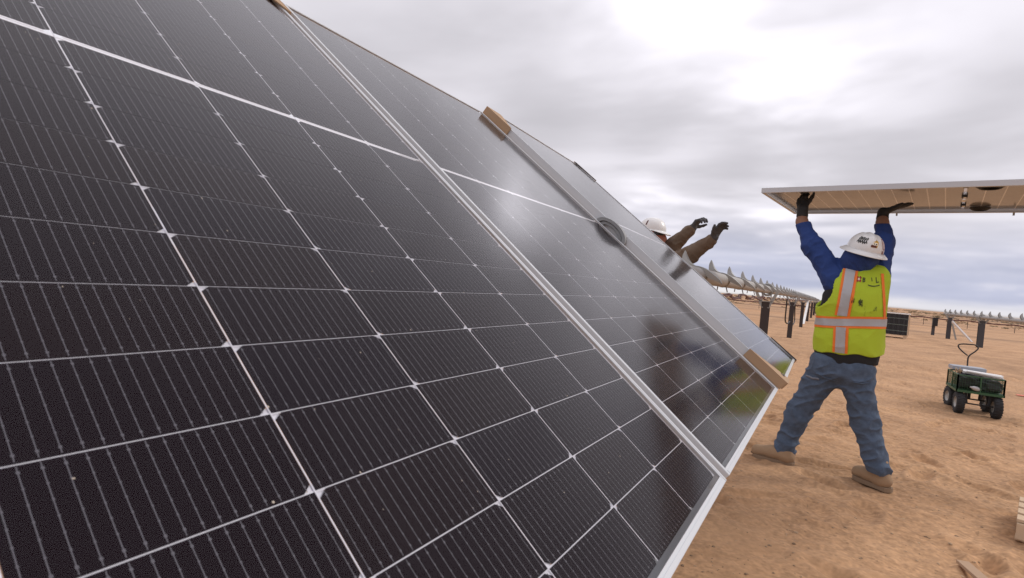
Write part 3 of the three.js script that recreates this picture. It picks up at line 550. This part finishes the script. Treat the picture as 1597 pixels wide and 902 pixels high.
function bounds(list, pad) { const lo = [9, 9, 9], hi = [-9e9, -9, -9e9].map(() => -1e9); lo.fill(1e9); for (const b of list) for (const o of [0, 3]) for (let a = 0; a < 3; a++) { const r = Math.max(b[6], b[7]) + pad; lo[a] = Math.min(lo[a], b[o + a] - r); hi[a] = Math.max(hi[a], b[o + a] + r); } return [lo, hi]; }
const cap = (a, b, ra, rb = ra) => [...a, ...b, ra, rb];
const loc = (mesh, o) => { mesh.position.set(-o.x, -o.y, -o.z); return mesh; };
function folds(x, y, z, f, s) { const q = fbm(x * f, y * f * s, z * f, 3); return Math.abs(q - 0.5) * 2; }
// narrow raised creases between broad hollows
function crease(x, y, z, f, s) { const q = 1 - Math.abs(2 * n3(x * f + 1.3 * n3(x * 5, y * 5, z * 5), y * f * s, z * f) - 1); return q * q * q; }

const denimMap = noiseTex(512, (u, v) => { const a = wrapN(u, v, 6, 4, 3.3), b = wrapN(u, v, 120, 2, 8.8); const k = 0.9 + 0.35 * (a - 0.5) + 0.35 * (b - 0.5); return [k * 0.98, k, k]; });
M.denim = mat([0.098, 0.134, 0.203], 0.9, 0, { map: denimMap, bumpMap: clothBump, bumpScale: 0.0015, sheen: 0.3 });
M.vest = mat([0.46, 0.60, 0.028], 0.8, 0, { bumpMap: clothBump, bumpScale: 0.002 });
M.orange = mat([0.85, 0.20, 0.025], 0.7);
M.silver = mat([0.42, 0.42, 0.43], 0.5, 0.25, { bumpMap: grain, bumpScale: 0.001 });
M.blue = mat([0.016, 0.046, 0.19], 0.85, 0, { bumpMap: clothBump, bumpScale: 0.0015, sheen: 0.25 });
M.blackCloth = mat([0.014, 0.014, 0.016], 0.9, 0, { bumpMap: clothBump, bumpScale: 0.0015 });
M.brownCloth = mat([0.145, 0.100, 0.068], 0.95, 0, { bumpMap: clothBump, bumpScale: 0.002 });
M.boot = mat([0.33, 0.215, 0.125], 0.9, 0, { bumpMap: grain, bumpScale: 0.0015 });
M.sole = mat([0.24, 0.165, 0.105], 0.9, 0, { bumpMap: grain, bumpScale: 0.002 });
M.gloveBlack = mat([0.018, 0.017, 0.018], 0.7, 0, { bumpMap: grain, bumpScale: 0.001 });
M.gloveGrey = mat([0.060, 0.058, 0.060], 0.8, 0, { bumpMap: grain, bumpScale: 0.001 });
M.hat = mat([0.72, 0.71, 0.69], 0.32, 0, { clearcoat: 0.5, clearcoatRoughness: 0.3 });

function hardHat(parent, pos, q, fullBrim = true, s = 1) {
  const h = new THREE.Group(); h.name = 'hard_hat'; h.position.copy(pos); h.quaternion.copy(q); h.scale.setScalar(s); parent.add(h);
  const R = 0.118, n = 56, m = 26, P = [], I = [];
  for (let i = 0; i <= m; i++) for (let j = 0; j < n; j++) {
    const e = (i / m) * Math.PI / 2, a = j / n * 2 * Math.PI; let r = R * Math.pow(Math.cos(e), 0.82), y = 0.128 * Math.pow(Math.sin(e), 0.95);
    let x = Math.cos(a) * r, z = Math.sin(a) * r * 1.2;
    // raised crown ridges running front to back
    const ridge = Math.exp(-Math.pow(x / 0.016, 2)) + 0.6 * Math.exp(-Math.pow((Math.abs(x) - 0.048) / 0.011, 2)); const k = sstep(0.35, 0.9, e);
    y += 0.007 * ridge * k; P.push(x, y, z);
  }
  for (let i = 0; i < m; i++) for (let j = 0; j < n; j++) { const a = i * n + j, b = i * n + (j + 1) % n; I.push(a, a + n, b, b, a + n, b + n); }
  part('shell', meshFrom(P, I), M.hat, h);
  const bp = [], bi = [], prof = [[1.0, 0.006], [1.10, -0.002], [1.22, -0.013], [1.30, -0.022], [1.305, -0.027], [1.29, -0.027], [1.20, -0.018], [1.08, -0.007], [0.985, -0.004]];
  for (let i = 0; i < prof.length; i++) for (let j = 0; j < n; j++) { const a = j / n * 2 * Math.PI, w = fullBrim ? 1 : 0.35 + 0.65 * sstep(0.2, 0.9, -Math.sin(a)); const k = 1 + (prof[i][0] - 1) * w * (1 + 0.35 * Math.max(0, -Math.sin(a))); bp.push(Math.cos(a) * R * k, prof[i][1] * (prof[i][1] < 0 ? w : 1), Math.sin(a) * R * 1.2 * (1 + (k - 1) * 0.95)); }
  for (let i = 0; i < prof.length; i++) for (let j = 0; j < n; j++) { const i2 = (i + 1) % prof.length, a = i * n + j, b = i * n + (j + 1) % n, c = i2 * n + j, e = i2 * n + (j + 1) % n; bi.push(a, b, c, b, e, c); }
  part('brim', meshFrom(bp, bi), M.hat, h);
  // patch that follows the shell between two bearings and two heights
  h.patch = (name, a0, a1, e0, e1, m2) => { const p = [], ix = [], uv = [], N = 10; for (let i = 0; i <= N; i++) for (let j = 0; j <= N; j++) { const e = mix(e0, e1, i / N), a = mix(a0, a1, j / N), r = (R + 0.0016) * Math.pow(Math.cos(e), 0.82), y = 0.130 * Math.pow(Math.sin(e), 0.95); p.push(Math.cos(a) * r, y + 0.0006, Math.sin(a) * r * 1.2); uv.push(1 - j / N, i / N); } for (let i = 0; i < N; i++) for (let j = 0; j < N; j++) { const a = i * (N + 1) + j; ix.push(a, a + N + 1, a + 1, a + 1, a + N + 1, a + N + 2); } return part(name, meshFrom(p, ix, uv), m2, h); };
  return h;
}
function decal(w, h, draw) { const c = document.createElement('canvas'); c.width = w; c.height = h; const x = c.getContext('2d'); x.clearRect(0, 0, w, h); draw(x, w, h); const t = new THREE.CanvasTexture(c); t.colorSpace = THREE.SRGBColorSpace; return new THREE.MeshStandardMaterial({ map: t, transparent: true, roughness: 0.6, side: THREE.DoubleSide }); }

// ---- worker carrying the panel
{
  const O = V(0.12, 0, -4.38);
  const person = thing('person', 'worker in lime vest, blue sleeves and white hard hat lifting a panel overhead', 'person', [O.x, O.y, O.z]);
  const put = (name, geo, m, parent = person, label) => { const o = part(name, geo, m, parent, label); if (parent === person) o.position.set(-O.x, -O.y, -O.z); return o; };
  const yaw = -0.2, cy = Math.cos(yaw), sy = Math.sin(yaw);
  // torso cross-section is wider than deep: squeeze space along the facing direction
  const tx = (x, y, z) => { const dx = x - 0.14, dz = z + 4.405; const a = dx * cy - dz * sy, b = dx * sy + dz * cy; return [a, y, b * 1.42]; };
  const torsoL = [cap([0.0, 0.72, 0], [0.0, 0.95, 0], 0.192, 0.193), cap([0.0, 0.95, 0], [0.0, 1.22, 0], 0.193, 0.192), cap([0.0, 1.22, 0], [0.03, 1.34, -0.03], 0.188, 0.155), cap([-0.055, 1.36, -0.03], [0.125, 1.40, -0.05], 0.085, 0.075)];
  const torso0 = bones(torsoL, 0.06, tx), torso = (x, y, z) => torso0(x, y, z) * 0.72;
  const legs = [cap([0.04, 0.785, -4.40], [0.20, 0.785, -4.38], 0.108), cap([0.04, 0.76, -4.405], [-0.118, 0.37, -4.425], 0.112, 0.076), cap([-0.118, 0.37, -4.425], [-0.182, 0.10, -4.43], 0.074, 0.068), cap([0.20, 0.76, -4.375], [0.292, 0.41, -4.36], 0.108, 0.077), cap([0.292, 0.41, -4.36], [0.382, 0.13, -4.33], 0.075, 0.070)];
  const crotch = [cap([0.06, 0.73, -4.40], [0.19, 0.73, -4.38], 0.105)];
  const arms = [cap([0.075, 1.30, -4.43], [0.045, 1.37, -4.44], 0.095, 0.088), cap([0.045, 1.37, -4.44], [-0.128, 1.606, -4.50], 0.086, 0.066), cap([-0.128, 1.606, -4.50], [-0.222, 1.80, -4.585], 0.064, 0.043),
    cap([0.22, 1.34, -4.45], [0.262, 1.42, -4.48], 0.085, 0.08), cap([0.262, 1.42, -4.48], [0.308, 1.669, -4.62], 0.078, 0.062), cap([0.308, 1.669, -4.62], [0.293, 1.825, -4.755], 0.060, 0.043)];
  const head = [cap([0.185, 1.545, -4.40], [0.185, 1.605, -4.40], 0.088, 0.092), cap([0.18, 1.42, -4.43], [0.185, 1.53, -4.41], 0.062, 0.062), cap([0.175, 1.53, -4.47], [0.178, 1.55, -4.475], 0.045)];
  const wrists = [cap([-0.128, 1.606, -4.50], [-0.222, 1.80, -4.585], 0.045, 0.034), cap([-0.222, 1.80, -4.585], [-0.226, 1.885, -4.60], 0.033, 0.030), cap([0.308, 1.669, -4.62], [0.293, 1.825, -4.755], 0.045, 0.034), cap([0.293, 1.825, -4.755], [0.292, 1.895, -4.80], 0.033, 0.030)];
  const inner = [...legs.map(b => [...b.slice(0, 6), b[6] * 0.72, b[7] * 0.72]), cap([0.12, 0.80, -4.39], [0.15, 1.25, -4.41], 0.11, 0.12), cap([0.06, 1.34, -4.43], [0.25, 1.40, -4.47], 0.06), ...arms.map(b => [...b.slice(0, 6), b[6] * 0.7, b[7] * 0.72]), ...head, ...wrists];
  { const f = bones(inner, 0.03), [lo, hi] = bounds(inner, 0.03); put('body', nets(f, lo, hi, 0.011), M.skin); }
  // jeans
  { const f0 = bones(legs, 0.035), fc = bones(crotch, 0.02);
    const f = (x, y, z) => { let d = smin(f0(x, y, z), fc(x, y, z), 0.05); const low = 1 - sstep(0.14, 0.36, y), kn = Math.exp(-Math.pow((y - 0.42) / 0.09, 2)), cr = Math.exp(-Math.pow((y - 0.66) / 0.10, 2)); d += (0.006 + 0.014 * low + 0.014 * kn + 0.014 * cr) * (folds(x + y * 0.5, y * 0.9, z, 7, 1.7) - 0.2) + 0.010 * (fbm(x * 12, y * 3, z * 12, 2) - 0.5) - (0.007 + 0.010 * low + 0.009 * kn + 0.008 * cr) * (crease(x * 0.8 + y * 0.9, y - x * 0.5, z, 11, 1.5) - 0.2);
      const lf = x < 0.1 ? 0.072 - 0.10 * (x + 0.18) : 0.098 - 0.25 * (x - 0.385) * 0.4; return Math.max(d, lf - y, y - 0.845); };
    put('jeans', nets(f, [-0.32, 0.02, -4.62], [0.52, 0.92, -4.16], 0.0065), M.denim);
    // stitched hem, side seam and pockets as ridges on the cloth
    const pk = (cx, cyy, w, h, tilt) => { const pts = []; const surf = (x, y) => { let z = -4.1; for (let i = 0; i < 60; i++) { const d = f(x, y, z); if (d < 0.001) break; z -= Math.max(0.001, d * 0.7); } return Math.max(z, -4.42); }; const c = Math.cos(tilt), s = Math.sin(tilt); for (const [a, b] of [[-w, 0], [-w * 0.5, 0], [0, -0.004], [w * 0.5, 0], [w, 0]]) { const x = cx + a * c - b * s, y = cyy + a * s + b * c; pts.push([x, y, surf(x, y) + 0.003]); } return pts; };
    put('pocket_hem', [tube(pk(-0.045, 0.67, 0.04, 0, -0.05), 0.0075, 24, 6)], mat([0.17, 0.18, 0.21], 0.9));
    put('pocket_seam', tube(pk(0.03, 0.69, 0.06, 0, -0.28), 0.004, 24, 6), M.denim); put('pocket_seam', tube(pk(0.24, 0.69, 0.045, 0, 0.1), 0.004, 24, 6), M.denim);
  }
  // dark undershirt with its hem below the vest
  { const f = (x, y, z) => { const hem = 0.79 + 0.045 * sstep(0.10, -0.05, x) + 0.02 * sstep(0.2, 0.32, x); let d = torso(x, y, z) + mix(0.003, 0.017, sstep(0.86, 0.93, y)) + 0.008 * (folds(x, y, z, 8, 1.6) - 0.4); return Math.max(d, hem - y, y - 1.44); };
    put('undershirt', nets(f, [-0.14, 0.72, -4.66], [0.42, 1.5, -4.16], 0.009), M.blackCloth); 
    put('shirt_edge', nets((x, y, z) => { const hem = 0.79 + 0.045 * sstep(0.10, -0.05, x) + 0.02 * sstep(0.2, 0.32, x); const d = torso(x, y, z) + 0.007; return Math.max(d, hem - 0.009 - y, y - hem - 0.004); }, [-0.14, 0.74, -4.66], [0.42, 0.9, -4.16], 0.006), mat([0.45, 0.34, 0.25], 0.9)); }
  // blue long-sleeved top with hood
  { const hood = [cap([0.172, 1.545, -4.385], [0.18, 1.57, -4.40], 0.095, 0.080), cap([0.15, 1.505, -4.41], [0.165, 1.53, -4.39], 0.104, 0.098), cap([0.09, 1.43, -4.45], [0.25, 1.45, -4.48], 0.055)];
    const fa = bones(arms, 0.04), fh = bones(hood, 0.04);
    const f = (x, y, z) => { let d = smin(fa(x, y, z), fh(x, y, z), 0.03); d += 0.010 * (folds(x - y * 0.5, y * 0.8, z, 10, 1.7) - 0.25) - 0.009 * (crease(x - y * 0.7, y + x, z, 13, 1.2) - 0.2); return Math.max(d, y - (x < 0.1 ? 1.787 : 1.812) - (x < 0.1 ? 0.3 * (x + 0.222) : 0)); };
    put('blue_shirt', nets(f, [-0.33, 1.16, -4.86], [0.43, 1.86, -4.22], 0.007), M.blue); }
  // vest: a shell round the torso with arm holes
  const vestF = (x, y, z) => torso(x, y, z) - 0.004 + 0.010 * (folds(x + 0.3 * y, y * 0.55, z, 6, 1.3) - 0.3) - 0.007 * (crease(x + 0.5 * y, y * 0.6 - x * 0.4, z, 9, 1.0) - 0.2) + 0.004 * (fbm(x * 22, y * 12, z * 22, 2) - 0.5);
  { const holeL = bones([cap([-0.04, 1.28, -4.40], [-0.20, 1.36, -4.44], 0.112, 0.15), cap([0.005, 1.33, -4.43], [-0.06, 1.45, -4.44], 0.085, 0.12)], 0.05), holeR = bones([cap([0.355, 1.36, -4.50], [0.46, 1.42, -4.52], 0.085, 0.12)], 0.04), neck = bones([cap([0.18, 1.50, -4.44], [0.19, 1.62, -4.46], 0.072, 0.12)], 0.03);
    const f = (x, y, z) => { const d = vestF(x, y, z); const hem = 0.868 + 0.055 * (x - 0.13) + 0.006 * Math.sin(x * 40) + 0.006 * Math.sin(z * 31); return Math.max(d, -(d + 0.015), hem - y, -holeL(x, y, z), -holeR(x, y, z), -neck(x, y, z)); };
    const vest = put('safety_vest', nets(f, [-0.14, 0.82, -4.66], [0.44, 1.52, -4.16], 0.0058), M.vest);
    // ribbons sewn on the vest, found by casting onto its surface
    const cast = (px, py, pz, dx, dz) => { let t = 0; for (let i = 0; i < 90; i++) { const d = vestF(px + dx * t, py, pz + dz * t); if (d < 0.0008) break; t += Math.max(0.0008, d * 0.8); if (t > 0.6) return null; } return [px + dx * t, py, pz + dz * t]; };
    const hit = (x, y, z) => holeL(x, y, z) > 0.004 && holeR(x, y, z) > 0.004 && neck(x, y, z) > 0.004;
    const band = (fn, nA, nB, off, m, name, parent) => { const P = [], ok = [], I = [], U = []; for (let i = 0; i <= nA; i++) for (let j = 0; j <= nB; j++) { const q = fn(i / nA, j / nB); ok.push(!!q && hit(q[0], q[1], q[2])); if (q) { const e = 0.003, nx = vestF(q[0] + e, q[1], q[2]) - vestF(q[0] - e, q[1], q[2]), ny = vestF(q[0], q[1] + e, q[2]) - vestF(q[0], q[1] - e, q[2]), nz = vestF(q[0], q[1], q[2] + e) - vestF(q[0], q[1], q[2] - e), L = Math.hypot(nx, ny, nz) || 1; P.push(q[0] + nx / L * off, q[1] + ny / L * off, q[2] + nz / L * off); } else P.push(0, 0, 0); U.push(i / nA, j / nB); } for (let i = 0; i < nA; i++) for (let j = 0; j < nB; j++) { const a = i * (nB + 1) + j, b = a + nB + 1; if (ok[a] && ok[b] && ok[a + 1] && ok[b + 1]) I.push(a, b, a + 1, a + 1, b, b + 1); } return part(name, meshFrom(P, I, U), m, parent); };
    const round = (y0, y1) => (s, t) => { const a = s * 2 * Math.PI, x = 0.14 + 0.45 * Math.cos(a), z = -4.405 + 0.45 * Math.sin(a); return cast(x, mix(y0, y1, t) + 0.09 * (0.14 + 0.2 * Math.cos(a) - 0.13), z, -Math.cos(a), -Math.sin(a)); };
    const st = (y, h, off, m, n) => band(round(y - h / 2, y + h / 2), 130, 4, off, m, n, vest);
    st(1.084, 0.080, 0.003, M.orange, 'orange_trim'); st(1.084, 0.050, 0.0055, M.silver, 'reflective_stripe');
    const col = (x0, x1, w, y0, y1) => (s, t) => { const y = mix(y0, y1, s), x = mix(x0, x1, s) + (t - 0.5) * w; return cast(x, y, -4.05, 0, -1); };
    for (const [a, b, y0, y1] of [[0.100, 0.092, 0.872, 1.046], [0.092, 0.118, 1.124, 1.47]]) { band(col(a, b, 0.088, y0, y1), 60, 8, 0.003, M.orange, 'orange_trim', vest); band(col(a, b, 0.056, y0, y1), 60, 6, 0.0055, M.silver, 'reflective_stripe', vest); }
    band(col(0.333, 0.296, 0.016, 1.13, 1.43), 60, 4, 0.003, M.orange, 'orange_trim', vest);
    // printed mark, marker writing and oil smudges on the back
    const print = decal(256, 256, (c, w, h) => {
      c.translate(w / 2, h / 2); c.fillStyle = '#9c2f24'; for (let i = 0; i < 4; i++) { c.save(); c.translate(-62, -78); c.rotate(i * Math.PI / 2 + 0.78); c.fillRect(5, -7, 15, 14); c.restore(); } c.fillStyle = '#d8cfae'; c.beginPath(); c.arc(-62, -78, 8, 0, 7); c.fill();
      c.strokeStyle = '#20241a'; c.lineWidth = 5; c.font = 'bold 38px sans-serif'; c.fillStyle = '#20241a'; c.fillText('B', -38, -62); c.beginPath(); c.moveTo(28, -92); c.lineTo(34, -70); c.moveTo(60, -96); c.lineTo(66, -66); c.lineTo(84, -70); c.moveTo(6, -48); c.quadraticCurveTo(45, -36, 90, -52); c.stroke();
      const r = mulberry(9); const blot = (x, y, s, n, a) => { for (let i = 0; i < n; i++) { c.fillStyle = `rgba(26,32,16,${a * (0.4 + 0.6 * r())})`; c.beginPath(); c.ellipse(x + (r() - 0.5) * s, y + (r() - 0.5) * s * 1.2, 2 + r() * 6, 2 + r() * 5, r() * 3, 0, 7); c.fill(); } };
      blot(-92, 48, 20, 16, 0.4); blot(-36, 60, 28, 34, 0.5); blot(-40, 46, 16, 12, 0.4); blot(72, 84, 18, 10, 0.35); blot(20, 104, 60, 10, 0.2);
    });
    band((s, t) => cast(mix(0.115, 0.315, s), mix(1.14, 1.44, t), -4.05, 0, -1), 26, 34, 0.0025, print, 'printed_marks', vest);
  }
  // boots
  const boot = (heel, toe, up, lift) => { const H = V(...heel), T = V(...toe), d = T.clone().sub(H).normalize(), a = H.clone().addScaledVector(d, 0.06), u = V(...up);
    const up1 = [cap([a.x, 0.055 + lift, a.z], [u.x, 0.16 + lift, u.z], 0.050, 0.056), cap([H.x + d.x * 0.045, 0.055 + lift, H.z + d.z * 0.045], [H.x + d.x * 0.15, 0.062, H.z + d.z * 0.15], 0.044, 0.046), cap([H.x + d.x * 0.15, 0.062, H.z + d.z * 0.15], [T.x - d.x * 0.045, 0.052, T.z - d.z * 0.045], 0.047, 0.044)];
    const f0 = bones(up1, 0.03), f = (x, y, z) => Math.max(f0(x, y, z) + 0.004 * (fbm(x * 30, y * 30, z * 30, 2) - 0.5), 0.022 - y); const [lo, hi] = bounds(up1, 0.02);
    const b = put('boot', nets(f, lo, hi, 0.006), M.boot);
    const L = H.distanceTo(T), sh = new THREE.Shape(), w = 0.048; sh.moveTo(0.01, -w * 0.8); sh.bezierCurveTo(L * 0.4, -w * 0.75, L * 0.5, -w * 1.1, L * 0.75, -w * 1.1); sh.bezierCurveTo(L * 1.02, -w, L * 1.02, w, L * 0.75, w * 1.1); sh.bezierCurveTo(L * 0.5, w * 1.1, L * 0.4, w * 0.75, 0.01, w * 0.8); sh.quadraticCurveTo(-0.015, 0, 0.01, -w * 0.8);
    const sg = new THREE.ExtrudeGeometry(sh, { depth: 0.026, bevelEnabled: true, bevelSize: 0.002, bevelThickness: 0.002, bevelSegments: 1 }); sg.rotateX(-Math.PI / 2); sg.rotateY(-Math.atan2(d.z, d.x)); sg.translate(H.x, 0, H.z);
    part('sole', sg, M.sole, b);
    const wl = []; for (let i = 0; i <= 40; i++) { const t = i / 40 * 2 * Math.PI, lx = L / 2 + (L / 2 - 0.001) * Math.cos(t), wy = (0.040 + 0.012 * sstep(0.3, 0.8, lx / L)) * Math.sin(t); wl.push([H.x + d.x * lx - d.z * wy, 0.030, H.z + d.z * lx + d.x * wy]); }
    part('welt', tube(wl.slice(0, 40), 0.0045, 80, 6, true), M.welt ??= mat([0.15, 0.09, 0.05], 0.9), b);
    for (let k = 0; k < 4; k++) { const q = 0.10 + 0.022 * k, y = 0.128 - 0.012 * k, c = H.clone().addScaledVector(d, q); part('lace', tube([[c.x - d.z * 0.03, y - 0.014, c.z + d.x * 0.03], [c.x, y, c.z], [c.x + d.z * 0.03, y - 0.014, c.z - d.x * 0.03]], 0.0035, 12, 5), M.welt, b); }
    return b; };
  boot([-0.108, 0, -4.40], [-0.40, 0, -4.425], [-0.175, 0, -4.425], 0.0);
  { const b = boot([0.455, 0, -4.29], [0.255, 0, -4.47], [0.385, 0, -4.335], 0.006); }
  // gloves
  const glove = (B, m) => { const f = bones(B, 0.012), [lo, hi] = bounds(B, 0.012); return put('glove', nets(f, lo, hi, 0.0038), m); };
  glove([...handBones([-0.226, 1.898, -4.605], [-0.12, 0.72, -0.45], [0.1, 0.6, -0.8], -1, [0.35, 0.3, 0.3, 0.35], 0.1, 1.0).map(b => b), cap([-0.224, 1.845, -4.595], [-0.226, 1.90, -4.605], 0.040, 0.036)], M.gloveBlack);
  glove([...handBones([0.292, 1.905, -4.80], [0.86, 0.46, -0.15], [-0.2, 1, 0], 1, [-0.14, -0.14, -0.14, -0.12], 0.05, 1.0), cap([0.292, 1.862, -4.785], [0.294, 1.91, -4.80], 0.040, 0.036)], M.gloveBlack);
  // hard hat with stickers
  const q = new THREE.Quaternion().setFromEuler(new THREE.Euler(0.24, 0.28, -0.17, 'YXZ'));
  const hat = hardHat(person, V(0.185 - O.x, 1.588, -4.385 - O.z), q, true, 0.92);
  hat.patch('sticker', 1.92, 2.66, 0.32, 0.90, decal(96, 96, (c) => { c.strokeStyle = '#15130f'; c.lineWidth = 7; c.lineCap = 'round'; for (let i = 0; i < 5; i++) { const x = 14 + i * 16, y = 16 + (i % 2) * 6; c.beginPath(); c.arc(x + 3, y, 4, 0, 7); c.moveTo(x + 3, y + 6); c.lineTo(x, y + 34); c.lineTo(x - 5, y + 62); c.moveTo(x, y + 34); c.lineTo(x + 8, y + 58); c.moveTo(x - 6, y + 22); c.lineTo(x + 10, y + 14); c.stroke(); } }));
  hat.patch('sticker', 1.18, 1.82, 0.26, 0.95, decal(96, 96, (c) => { c.fillStyle = '#c79a35'; c.beginPath(); c.moveTo(50, 4); c.lineTo(84, 40); c.lineTo(70, 88); c.lineTo(18, 90); c.lineTo(30, 46); c.closePath(); c.fill(); c.fillStyle = '#efe6d0'; c.fillRect(26, 46, 46, 26); c.fillStyle = '#5a2314'; c.fillRect(14, 70, 50, 18); c.fillStyle = '#17130f'; c.fillRect(34, 54, 10, 10); c.fillRect(52, 56, 14, 10); c.beginPath(); c.arc(54, 24, 8, 0, 7); c.fill(); }));
  hat.patch('sticker', 0.46, 1.02, 0.18, 0.98, decal(96, 96, (c) => { c.strokeStyle = '#8d3a2b'; c.lineWidth = 8; c.beginPath(); c.ellipse(48, 46, 30, 40, 0, 0, 7); c.stroke(); c.lineWidth = 5; c.strokeStyle = '#b4695c'; c.beginPath(); c.moveTo(30, 22); c.lineTo(64, 70); c.moveTo(62, 22); c.lineTo(38, 76); c.stroke(); }));
  hat.patch('scuff', 0.70, 0.92, 0.02, 0.20, mat([0.25, 0.13, 0.12], 0.6));
}

// ---- second worker behind the tracker, reaching over it
{
  const O = V(-1.48, 0, -5.0);
  const person = thing('person', 'second worker in brown jacket and white hard hat reaching out from behind the panels', 'person', [O.x, O.y, O.z]);
  const put = (name, geo, m, label) => { const o = part(name, geo, m, person, label); o.position.set(-O.x, -O.y, -O.z); return o; };
  const head = [cap([-1.445, 1.665, -5.0], [-1.46, 1.74, -5.0], 0.078, 0.090), cap([-1.40, 1.63, -5.0], [-1.41, 1.66, -5.0], 0.045, 0.05), cap([-1.365, 1.685, -5.0], [-1.352, 1.668, -5.0], 0.013, 0.017), cap([-1.385, 1.71, -5.0], [-1.365, 1.685, -5.0], 0.014), cap([-1.49, 1.5, -5.0], [-1.46, 1.62, -5.0], 0.065, 0.06), cap([-1.47, 1.70, -4.91], [-1.47, 1.66, -4.915], 0.014)];
  const arms = [cap([-1.42, 1.46, -4.82], [-1.15, 1.455, -4.80], 0.092, 0.078), cap([-1.15, 1.455, -4.80], [-1.07, 1.515, -4.78], 0.078, 0.072), cap([-1.07, 1.515, -4.78], [-0.888, 1.643, -4.72], 0.070, 0.046), cap([-1.45, 1.48, -5.18], [-1.33, 1.61, -5.16], 0.090, 0.072), cap([-1.33, 1.61, -5.16], [-1.168, 1.772, -5.15], 0.070, 0.048)];
  const torso = [cap([-1.50, 0.95, -5.0], [-1.49, 1.25, -5.0], 0.17, 0.18), cap([-1.49, 1.25, -5.0], [-1.47, 1.42, -5.0], 0.18, 0.14), cap([-1.45, 1.47, -5.16], [-1.45, 1.47, -4.84], 0.085)];
  const legs = [cap([-1.5, 0.92, -4.92], [-1.48, 0.5, -4.90], 0.11, 0.08), cap([-1.48, 0.5, -4.90], [-1.52, 0.1, -4.90], 0.08, 0.065), cap([-1.5, 0.92, -5.08], [-1.46, 0.5, -5.12], 0.11, 0.08), cap([-1.46, 0.5, -5.12], [-1.56, 0.1, -5.12], 0.08, 0.065)];
  const slim = l => l.map(b => [...b.slice(0, 6), b[6] * 0.7, b[7] * 0.7]);
  { const L = [...head, ...slim(arms), ...slim(torso), ...slim(legs)], f = bones(L, 0.022), [lo, hi] = bounds(L, 0.03); put('body', nets(f, lo, hi, 0.011), mat([0.34, 0.13, 0.085], 0.6)); }
  { const L = [...arms, ...torso], f0 = bones(L, 0.04), f = (x, y, z) => Math.max(f0(x, y, z) + 0.010 * (folds(x + y, y * 0.9, z, 10, 1.4) - 0.25) - 0.010 * (crease(x + y, y - x, z, 14, 1.0) - 0.2), 0.86 - y); const [lo, hi] = bounds(L, 0.03); put('brown_jacket', nets(f, lo, hi, 0.008), M.brownCloth); }
  { const f0 = bones(legs, 0.03), f = (x, y, z) => Math.max(f0(x, y, z), 0.06 - y); const [lo, hi] = bounds(legs, 0.03); put('jeans', nets(f, lo, hi, 0.012), M.denim); }
  for (const [z, x] of [[-4.90, -1.5], [-5.12, -1.54]]) { const L = [cap([x, 0.055, z], [x + 0.17, 0.045, z], 0.05, 0.042), cap([x, 0.06, z], [x, 0.14, z], 0.05, 0.055)], f0 = bones(L, 0.02), [lo, hi] = bounds(L, 0.02); put('boot', nets((a, b, c) => Math.max(f0(a, b, c), -b), lo, hi, 0.009), M.boot); }
  const glove = B => { const f = bones(B, 0.010), [lo, hi] = bounds(B, 0.012); return put('glove', nets(f, lo, hi, 0.0038), M.gloveGrey); };
  glove([...handBones([-0.874, 1.662, -4.716], [0.42, 0.88, 0.1], [0.75, -0.36, 0.45], -1, [0.42, 0.5, 0.6, 0.65], 0.2), cap([-0.905, 1.632, -4.725], [-0.868, 1.67, -4.715], 0.042, 0.036)]);
  glove([...handBones([-1.152, 1.788, -5.15], [0.55, 0.82, 0.1], [0.85, -0.45, 0.2], 1, [0.75, 0.8, 0.85, 0.9], 0.75), cap([-1.178, 1.762, -5.15], [-1.146, 1.795, -5.15], 0.044, 0.037)]);
  part('cuff', tube([[-0.02, 0, 0], [0, 0.02, 0]], 0.001, 4, 4), M.brownCloth, person).visible = true;
  person.remove(person.children[person.children.length - 1]);
  // wraparound dark glasses
  { const P = [], I = []; for (let i = 0; i <= 14; i++) { const a = mix(-1.35, 1.35, i / 14), x = -1.462 + 0.098 * Math.cos(a), z = -5.0 + 0.092 * Math.sin(a); for (const y of [1.732, 1.694]) P.push(x + (y > 1.71 ? 0.004 : 0), y, z); } for (let i = 0; i < 14; i++) { const a = i * 2; I.push(a, a + 1, a + 2, a + 1, a + 3, a + 2); } put('sunglasses', meshFrom(P, I), mat([0.01, 0.01, 0.012], 0.15)); }
  { const b = put('head_band', nets((x, y, z) => { const d = bones([cap([-1.455, 1.70, -5.0], [-1.46, 1.75, -5.0], 0.094, 0.098)], 0.01)(x, y, z); return Math.max(d, 1.728 - y - 0.1 * (x + 1.46), y - 1.765); }, [-1.6, 1.6, -5.13], [-1.3, 1.88, -4.87], 0.008), M.blackCloth); }
  const q = new THREE.Quaternion().setFromEuler(new THREE.Euler(-0.10, -Math.PI / 2, 0.0, 'YXZ'));
  const hat = hardHat(person, V(-1.482 - O.x, 1.742, -5.0 - O.z), q, false, 0.91);
  hat.patch('stripe', 0.25, 0.36, 0.30, 0.75, mat([0.10, 0.03, 0.03], 0.6));
}

renderer.render(scene, camera);
